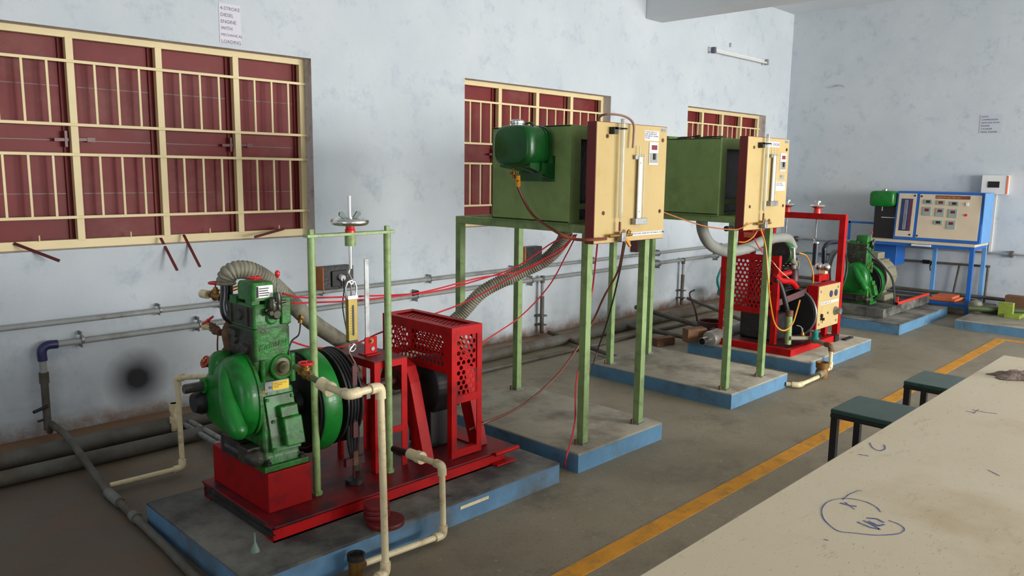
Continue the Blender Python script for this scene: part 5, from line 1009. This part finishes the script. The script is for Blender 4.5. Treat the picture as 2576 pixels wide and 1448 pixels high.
# muffler, block, coils behind the second stand
R = thing('muffler', 'dented grey metal muffler lying with its open end towards the front', 'muffler', tuple(P(1850, 850, z=.2)))
a, b = P(1783, 853, z=.16), P(1872, 824, z=.17)
MB().lathe(a, b-a, [(0, .05), (.004, .065), (.02, .07), ((b-a).length-.05, .07), ((b-a).length, .03), ((b-a).length+.08, .018)], 24).build('muffler_body', SLUM, R); n = (a-b).normalized()
MB().lathe(a, n, [(0, .034), (.12, .034), (.12, .030), (.0, .030)], 20, caps=False).build('tail_pipe', CHROME, R); MB().lathe(a+n*.05, n, [(0, .031), (.003, .031)], 18).build('pipe_mouth', BLACK, R)
a = P(1760, 858, z=.115); tag(MB().prism([a+Vector((-.10, .12, -.0)), a+Vector((.10, .05, -.0)), a+Vector((.10, .05, .12)), a+Vector((-.10, .12, .12))], (-.05, -.09, 0)).build('wooden_block', BLOCK, bevel=.004), 'brown block leaning by the open muffler end', 'block')
a = P(1668, 858, z=.03); tag(MB().prism([a+Vector((-.11, .05, -.028)), a+Vector((.11, .0, -.028)), a+Vector((.11, .0, .045)), a+Vector((-.11, .05, .045))], (-.03, -.08, 0)).build('brick', BLOCK, bevel=.004), 'single brown brick on the floor behind the farther stand', 'brick')
c = P(1790, 818, z=.14); s_ = MB()
for k in range(4): s_.torus(c+Z*(k*.013), Z, .14-.006*k, .009, 36, 6)
s_.tube(spline([c+Vector((-.10, .1, .04)), c+Vector((-.12, .12, .16)), c+Vector((-.02, .25, .28)), c+Vector((.15, .3, .3))], 8), .009, 6)
tag(s_.build('cable_coil', DARKR), 'coil of dark cable behind the muffler', 'cable')
c = P(1822, 742, z=.16); s_ = MB()
for k in range(4): s_.torus(c+Vector((.1, 0, k*.02)), Z, .13-.004*k, .012, 36, 6)
s_.tube(spline([c+Vector((.0, .06, .05)), P(1805, 700, y=c.y), P(1826, 655, y=c.y), P(1850, 640, y=c.y+.05)], 10), .014, 8)
tag(s_.build('garden_hose', TEAL), 'coiled teal garden hose by the window wall left of the red rig', 'hose')
wire('garden_hose', TEAL, .014, [P(1996, 640, x=10.66), P(2015, 637, x=10.55), P(2035, 636, x=10.4), P(2060, 641, x=10.2), P(2078, 658, x=10.0), P(2086, 700, x=9.9), P(2086, 742, z=.02)], 'teal hose arching from the wall pipe to the floor behind the red portal', 'hose')
tag(MB().box(tuple(P(2132, 852, z=.111)-Vector((.09, .02, 0))), tuple(P(2132, 852, z=.111)+Vector((.09, .02, .012)))).build('dark_offcut', DARK), 'flat dark offcut lying on the red rig plinth corner', 'offcut')
tag(MB().box(tuple(P(2096, 855, z=.12)-Vector((.03, .03, .009))), tuple(P(2096, 855, z=.12)+Vector((.05, .03, .05)))).build('rubber_pad', BLACK), 'black rubber pad at the foot of the red portal post', 'pad')

# ------------------------------------------------------------------ far generator set
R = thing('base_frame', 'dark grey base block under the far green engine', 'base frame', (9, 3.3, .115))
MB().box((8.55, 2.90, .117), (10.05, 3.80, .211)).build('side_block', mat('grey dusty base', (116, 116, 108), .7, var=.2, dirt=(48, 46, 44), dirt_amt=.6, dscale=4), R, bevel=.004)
R = thing('drip_tray', 'red edged drip tray right of the far green engine', 'tray', (9.5, 3.0, .21))
MB().box((8.98, 2.905, .211), (10.04, 2.93, .238)).box((8.98, 2.905, .211), (9.0, 2.93, .30)).build('front_bar', mat('orange red rail', (206, 56, 40), .45), R, bevel=.002)
MB().box((9.0, 2.93, .211), (10.02, 3.75, .2135)).build('tray_floor', DARK, R); 
for x in (9.32, 9.72): MB().box((x, 2.93, .2135), (x+.02, 3.35, .228)).build('cross_rib', GUNM, R)
R = thing('generator', 'grey electric generator with cooling ribs behind the far flywheel', 'generator', (9.35, 3.3, .21))
gc = Vector((9.10, 3.30, .47))
MB().lathe(gc, X, [(0, .06), (.0, .20), (.03, .225), (.09, .225), (.10, .205), (.36, .205), (.40, .17), (.42, .06)], 40).build('stator', GUNM, R); MB().lathe(gc-X*.012, X, [(0, .03), (0, .19), (.012, .19)], 40).torus(gc, X, .212, .012, 40, 8).build('end_bell', DARK, R)
for k in range(12):
    a = 2*pi*k/12; d = Vector((0, cos(a), sin(a))); MB().bar(gc+X*.11+d*.208, gc+X*.35+d*.208, .008, .03, up=d).build('rib', GUNM, R)
MB().box((9.18, 3.22, .67), (9.38, 3.38, .745)).build('terminal_box', GUNM, R, bevel=.006)
MB().box((9.14, 3.10, .2115), (9.44, 3.50, .28)).build('feet', GUNM, R, bevel=.006)
wire('flexible_conduit', mat('dark conduit', (70, 72, 70), .35, metal=.4), .011, [P(2178, 622, y=3.12), P(2200, 645, y=3.05), P(2225, 672, y=3.02), P(2244, 700, y=3.0), P(2250, 740, y=2.97), P(2250, 768, y=2.95)], 'dark flexible conduit curving over the far generator', 'cable', n=12)
tag(MB().lathe(P(2310, 766, z=.1155), Z, [(0, .05), (.02, .04), (.04, .02)], 8).build('cement_lump', RUST), 'small lump on the far plinth right of the base block', 'lump')

# ------------------------------------------------------------------ blue console table
R = thing('console_table', 'blue steel table with cream top against the far wall', 'table', (10.35, 3.1, 0))
MB().box((10.085, 2.488, .806), (10.66, 3.78, .836)).build('table_top', PANEL3, R, bevel=.003)
MB().box((10.09, 2.492, .77), (10.115, 3.76, .806)).box((10.09, 2.492, .77), (10.65, 2.512, .806)).build('apron', BLUE, R)
for x in (10.11, 10.62):
    for y in (2.512, 3.05, 3.74): 
        if x < 10.5 and y == 3.05: continue
        MB().box((x-.022, y-.022, 0), (x+.022, y+.022, .806)).build('leg', BLUE if x < 10.5 else BLUEL, R, bevel=.002)
MB().box((10.09, 2.5, .10), (10.13, 3.76, .14)).box((10.09, 2.492, .10), (10.65, 2.53, .14)).build('lower_rail', BLUE, R)
MB().box((10.06, 2.95, .78), (10.10, 3.16, .80)).build('label_holder', WHITE, R)
MB().box((10.30, 3.40, .50), (10.62, 3.80, .806)).build('blue_tank', BLUE, R, bevel=.006)
MB().box((10.37, 4.02, .78), (10.395, 4.045, 1.02)).box((10.37, 3.70, .995), (10.395, 4.045, 1.02)).build('back_rail', BLUE, R)
def prism_x(y0, y1, zb, zt, xb0, xt0, x1): return MB().prism([(xb0, y0, zb), (xt0, y0, zt), (x1, y0, zt), (x1, y0, zb)], (0, y1-y0, 0))
R = thing('instrument_console', 'blue instrument console with two cream panels on the far table', 'console', (10.4, 2.95, .84)); XB, XT = 10.20, 10.25
prism_x(2.47, 3.425, .838, 1.424, XB, XT, 10.60).build('cabinet', BLUE, R, bevel=.004)
MB().box((10.22, 2.462, .84), (10.60, 2.469, 1.422)).build('side_panel', BLUEL, R)
def cf(y, z, d=0): return Vector((XB+(XT-XB)*(z-.838)/.586-d, y, z))
def plate(y0, y1, z0, z1, m, nm, d=.004, b=.002): return MB().loft([[cf(y0, z0, d0), cf(y1, z0, d0), cf(y1, z1, d0), cf(y0, z1, d0)] for d0 in (d-.004, d)]).build(nm, m, R, bevel=b)
plate(3.20, 3.405, .872, 1.398, PANEL3, 'manometer_panel'); plate(2.50, 3.165, .872, 1.395, PANEL3, 'meter_panel')
plate(3.235, 3.37, .945, 1.335, mat('dark blue window glass', (40, 58, 110), .15, var=.4, vscale=5), 'manometer_window', .0065); plate(3.235, 3.275, .95, 1.33, mat('painted reddish reflection', (90, 50, 64), .2, var=.3), 'window_strip', .0075)  # second strip paints a reddish reflection onto the manometer window
for k in range(3): MB().cyl(cf(3.295+k*.014, .96, .010), cf(3.295+k*.014, 1.32, .010), .0035, 8).build('manometer_tube', GLASS, R)
for y, z in ((3.222, 1.372), (3.235, .90), (3.145, 1.368), (3.150, .895)): MB().lathe(cf(y, z, .003), -X, [(0, .012), (.006, .010)], 10).build('screw', BLACK, R)
plate(2.62, 2.99, 1.345, 1.385, mat('brown title strip', (124, 66, 40), .4, var=.3, vscale=20), 'title_strip', .0065, 0); text('DIESEL ENGINE TEST RIG', .024, cf(2.985, 1.355, .0072), -Y, Z, mat('orange print', (226, 160, 90), .5), R)
MGR = mat('grey green meter body', (140, 158, 152), .5, var=.08)
for y, z, w_, h_ in ((3.065, 1.305, .048, .026), (2.925, 1.300, .048, .026), (2.78, 1.292, .048, .026), (3.07, 1.192, .048, .05), (2.925, 1.186, .048, .05), (2.785, 1.178, .048, .05), (2.93, 1.065, .048, .026), (2.79, 1.045, .048, .05)):
    pl = MB().loft([[cf(y-w_, z-h_, d), cf(y+w_, z-h_, d), cf(y+w_, z+h_, d), cf(y-w_, z+h_, d)] for d in (.003, .014)]).build('meter', MGR, R, bevel=.003)
    red = h_ > .04 or abs(y-2.925) < .001
    MB().loft([[cf(y-w_*.5, z+(0 if h_ > .04 else -h_*.5), d), cf(y+w_*.5, z+(0 if h_ > .04 else -h_*.5), d), cf(y+w_*.5, z+h_*.65, d), cf(y-w_*.5, z+h_*.65, d)] for d in (.013, .0155)]).build('meter_display', LCD if red else INKB, pl)
MB().lathe(cf(2.645, 1.165, .003), -X, [(0, .016), (.012, .014)], 14).build('red_button', WHEEL, R); MB().box(tuple(cf(2.655, 1.27, .003)), tuple(cf(2.63, 1.31, .02))).build('white_switch', WHITE, R)
# fuel tank and black backing left of the console
R = thing('black_box', 'tall black box standing on the console table under the small fuel tank', 'box', (10.35, 3.57, .84))
MB().box((10.26, 3.435, .837), (10.55, 3.69, 1.23)).build('body', mat('black purple enamel', (26, 20, 24), .35), R, bevel=.004); MB().box((10.258, 3.435, 1.09), (10.2605, 3.60, 1.098)).build('white_line', WHITE, R)
R = thing('fuel_tank', 'small bright green fuel tank with silver cap left of the blue console', 'fuel tank', (10.3, 3.58, 1.23)); cyy, czz = 3.585, 1.325
def tr(x, k):
    return [Vector((x, cyy+math.copysign(abs(cos(2*pi*i/36))**.36, cos(2*pi*i/36))*.148*k, czz+math.copysign(abs(sin(2*pi*i/36))**.36, sin(2*pi*i/36))*.098*k)) for i in range(36)]
MB().loft([tr(x, k) for x, k in ((10.16, .84), (10.17, .94), (10.19, 1), (10.36, 1), (10.38, .94), (10.39, .84))]).build('tank_shell', GREENS, R, smooth=60); MB().lathe((10.27, cyy, czz+.097), Z, [(0, .034), (.02, .036), (.032, .014)], 18).build('filler_cap', CHROME, R); MB().cyl((10.22, cyy, czz-.10), (10.22, cyy, czz-.15), .008, 8).build('fuel_tap', STEEL, R)
a = P(2400, 762, x=10.45); tag(MB().box((10.16, 2.66, .141), (10.5, 2.98, .165)).box((10.2, 2.7, .165), (10.5, 2.92, .19)).build('orange_tray', CARD, bevel=.003), 'flat orange trays on the lower rail of the blue table', 'tray')
MB().box((10.12, 2.53, .125), (10.62, 3.72, .139)).build('lower_shelf', DARK, bpy.data.objects['console_table'])
# lime green machine parts on the plinth at the right edge
R = thing('machine_remains', 'low lime green machine parts on the plinth at the right edge', 'machine', (9.8, 2.0, .1))
MB().box((9.75, 1.98, .10), (9.82, 2.12, .26)).box((9.70, 1.9, .10), (9.95, 2.05, .14)).build('green_bracket', OLIVE, R, bevel=.004); MB().cyl((9.7, 2.4, .16), (10.1, 1.6, .16), .03, 12).box((9.85, 2.05, .10), (10.05, 2.30, .17)).build('iron_casting', mat('olive dark casting', (60, 72, 36), .5, var=.3), R)
MB().lathe((10.0, 2.40, .10), Z, [(0, .07), (.06, .075), (.10, .06), (.12, .02)], 18).build('grey_bowl', GUNM, R)
tag(MB().box((10.38, 1.98, .02), (10.50, 2.20, .26)).build('rubble_block', BLOCK, bevel=.004), 'brown block leaning on the far wall near the right edge', 'block')
bpy.context.view_layer.update()
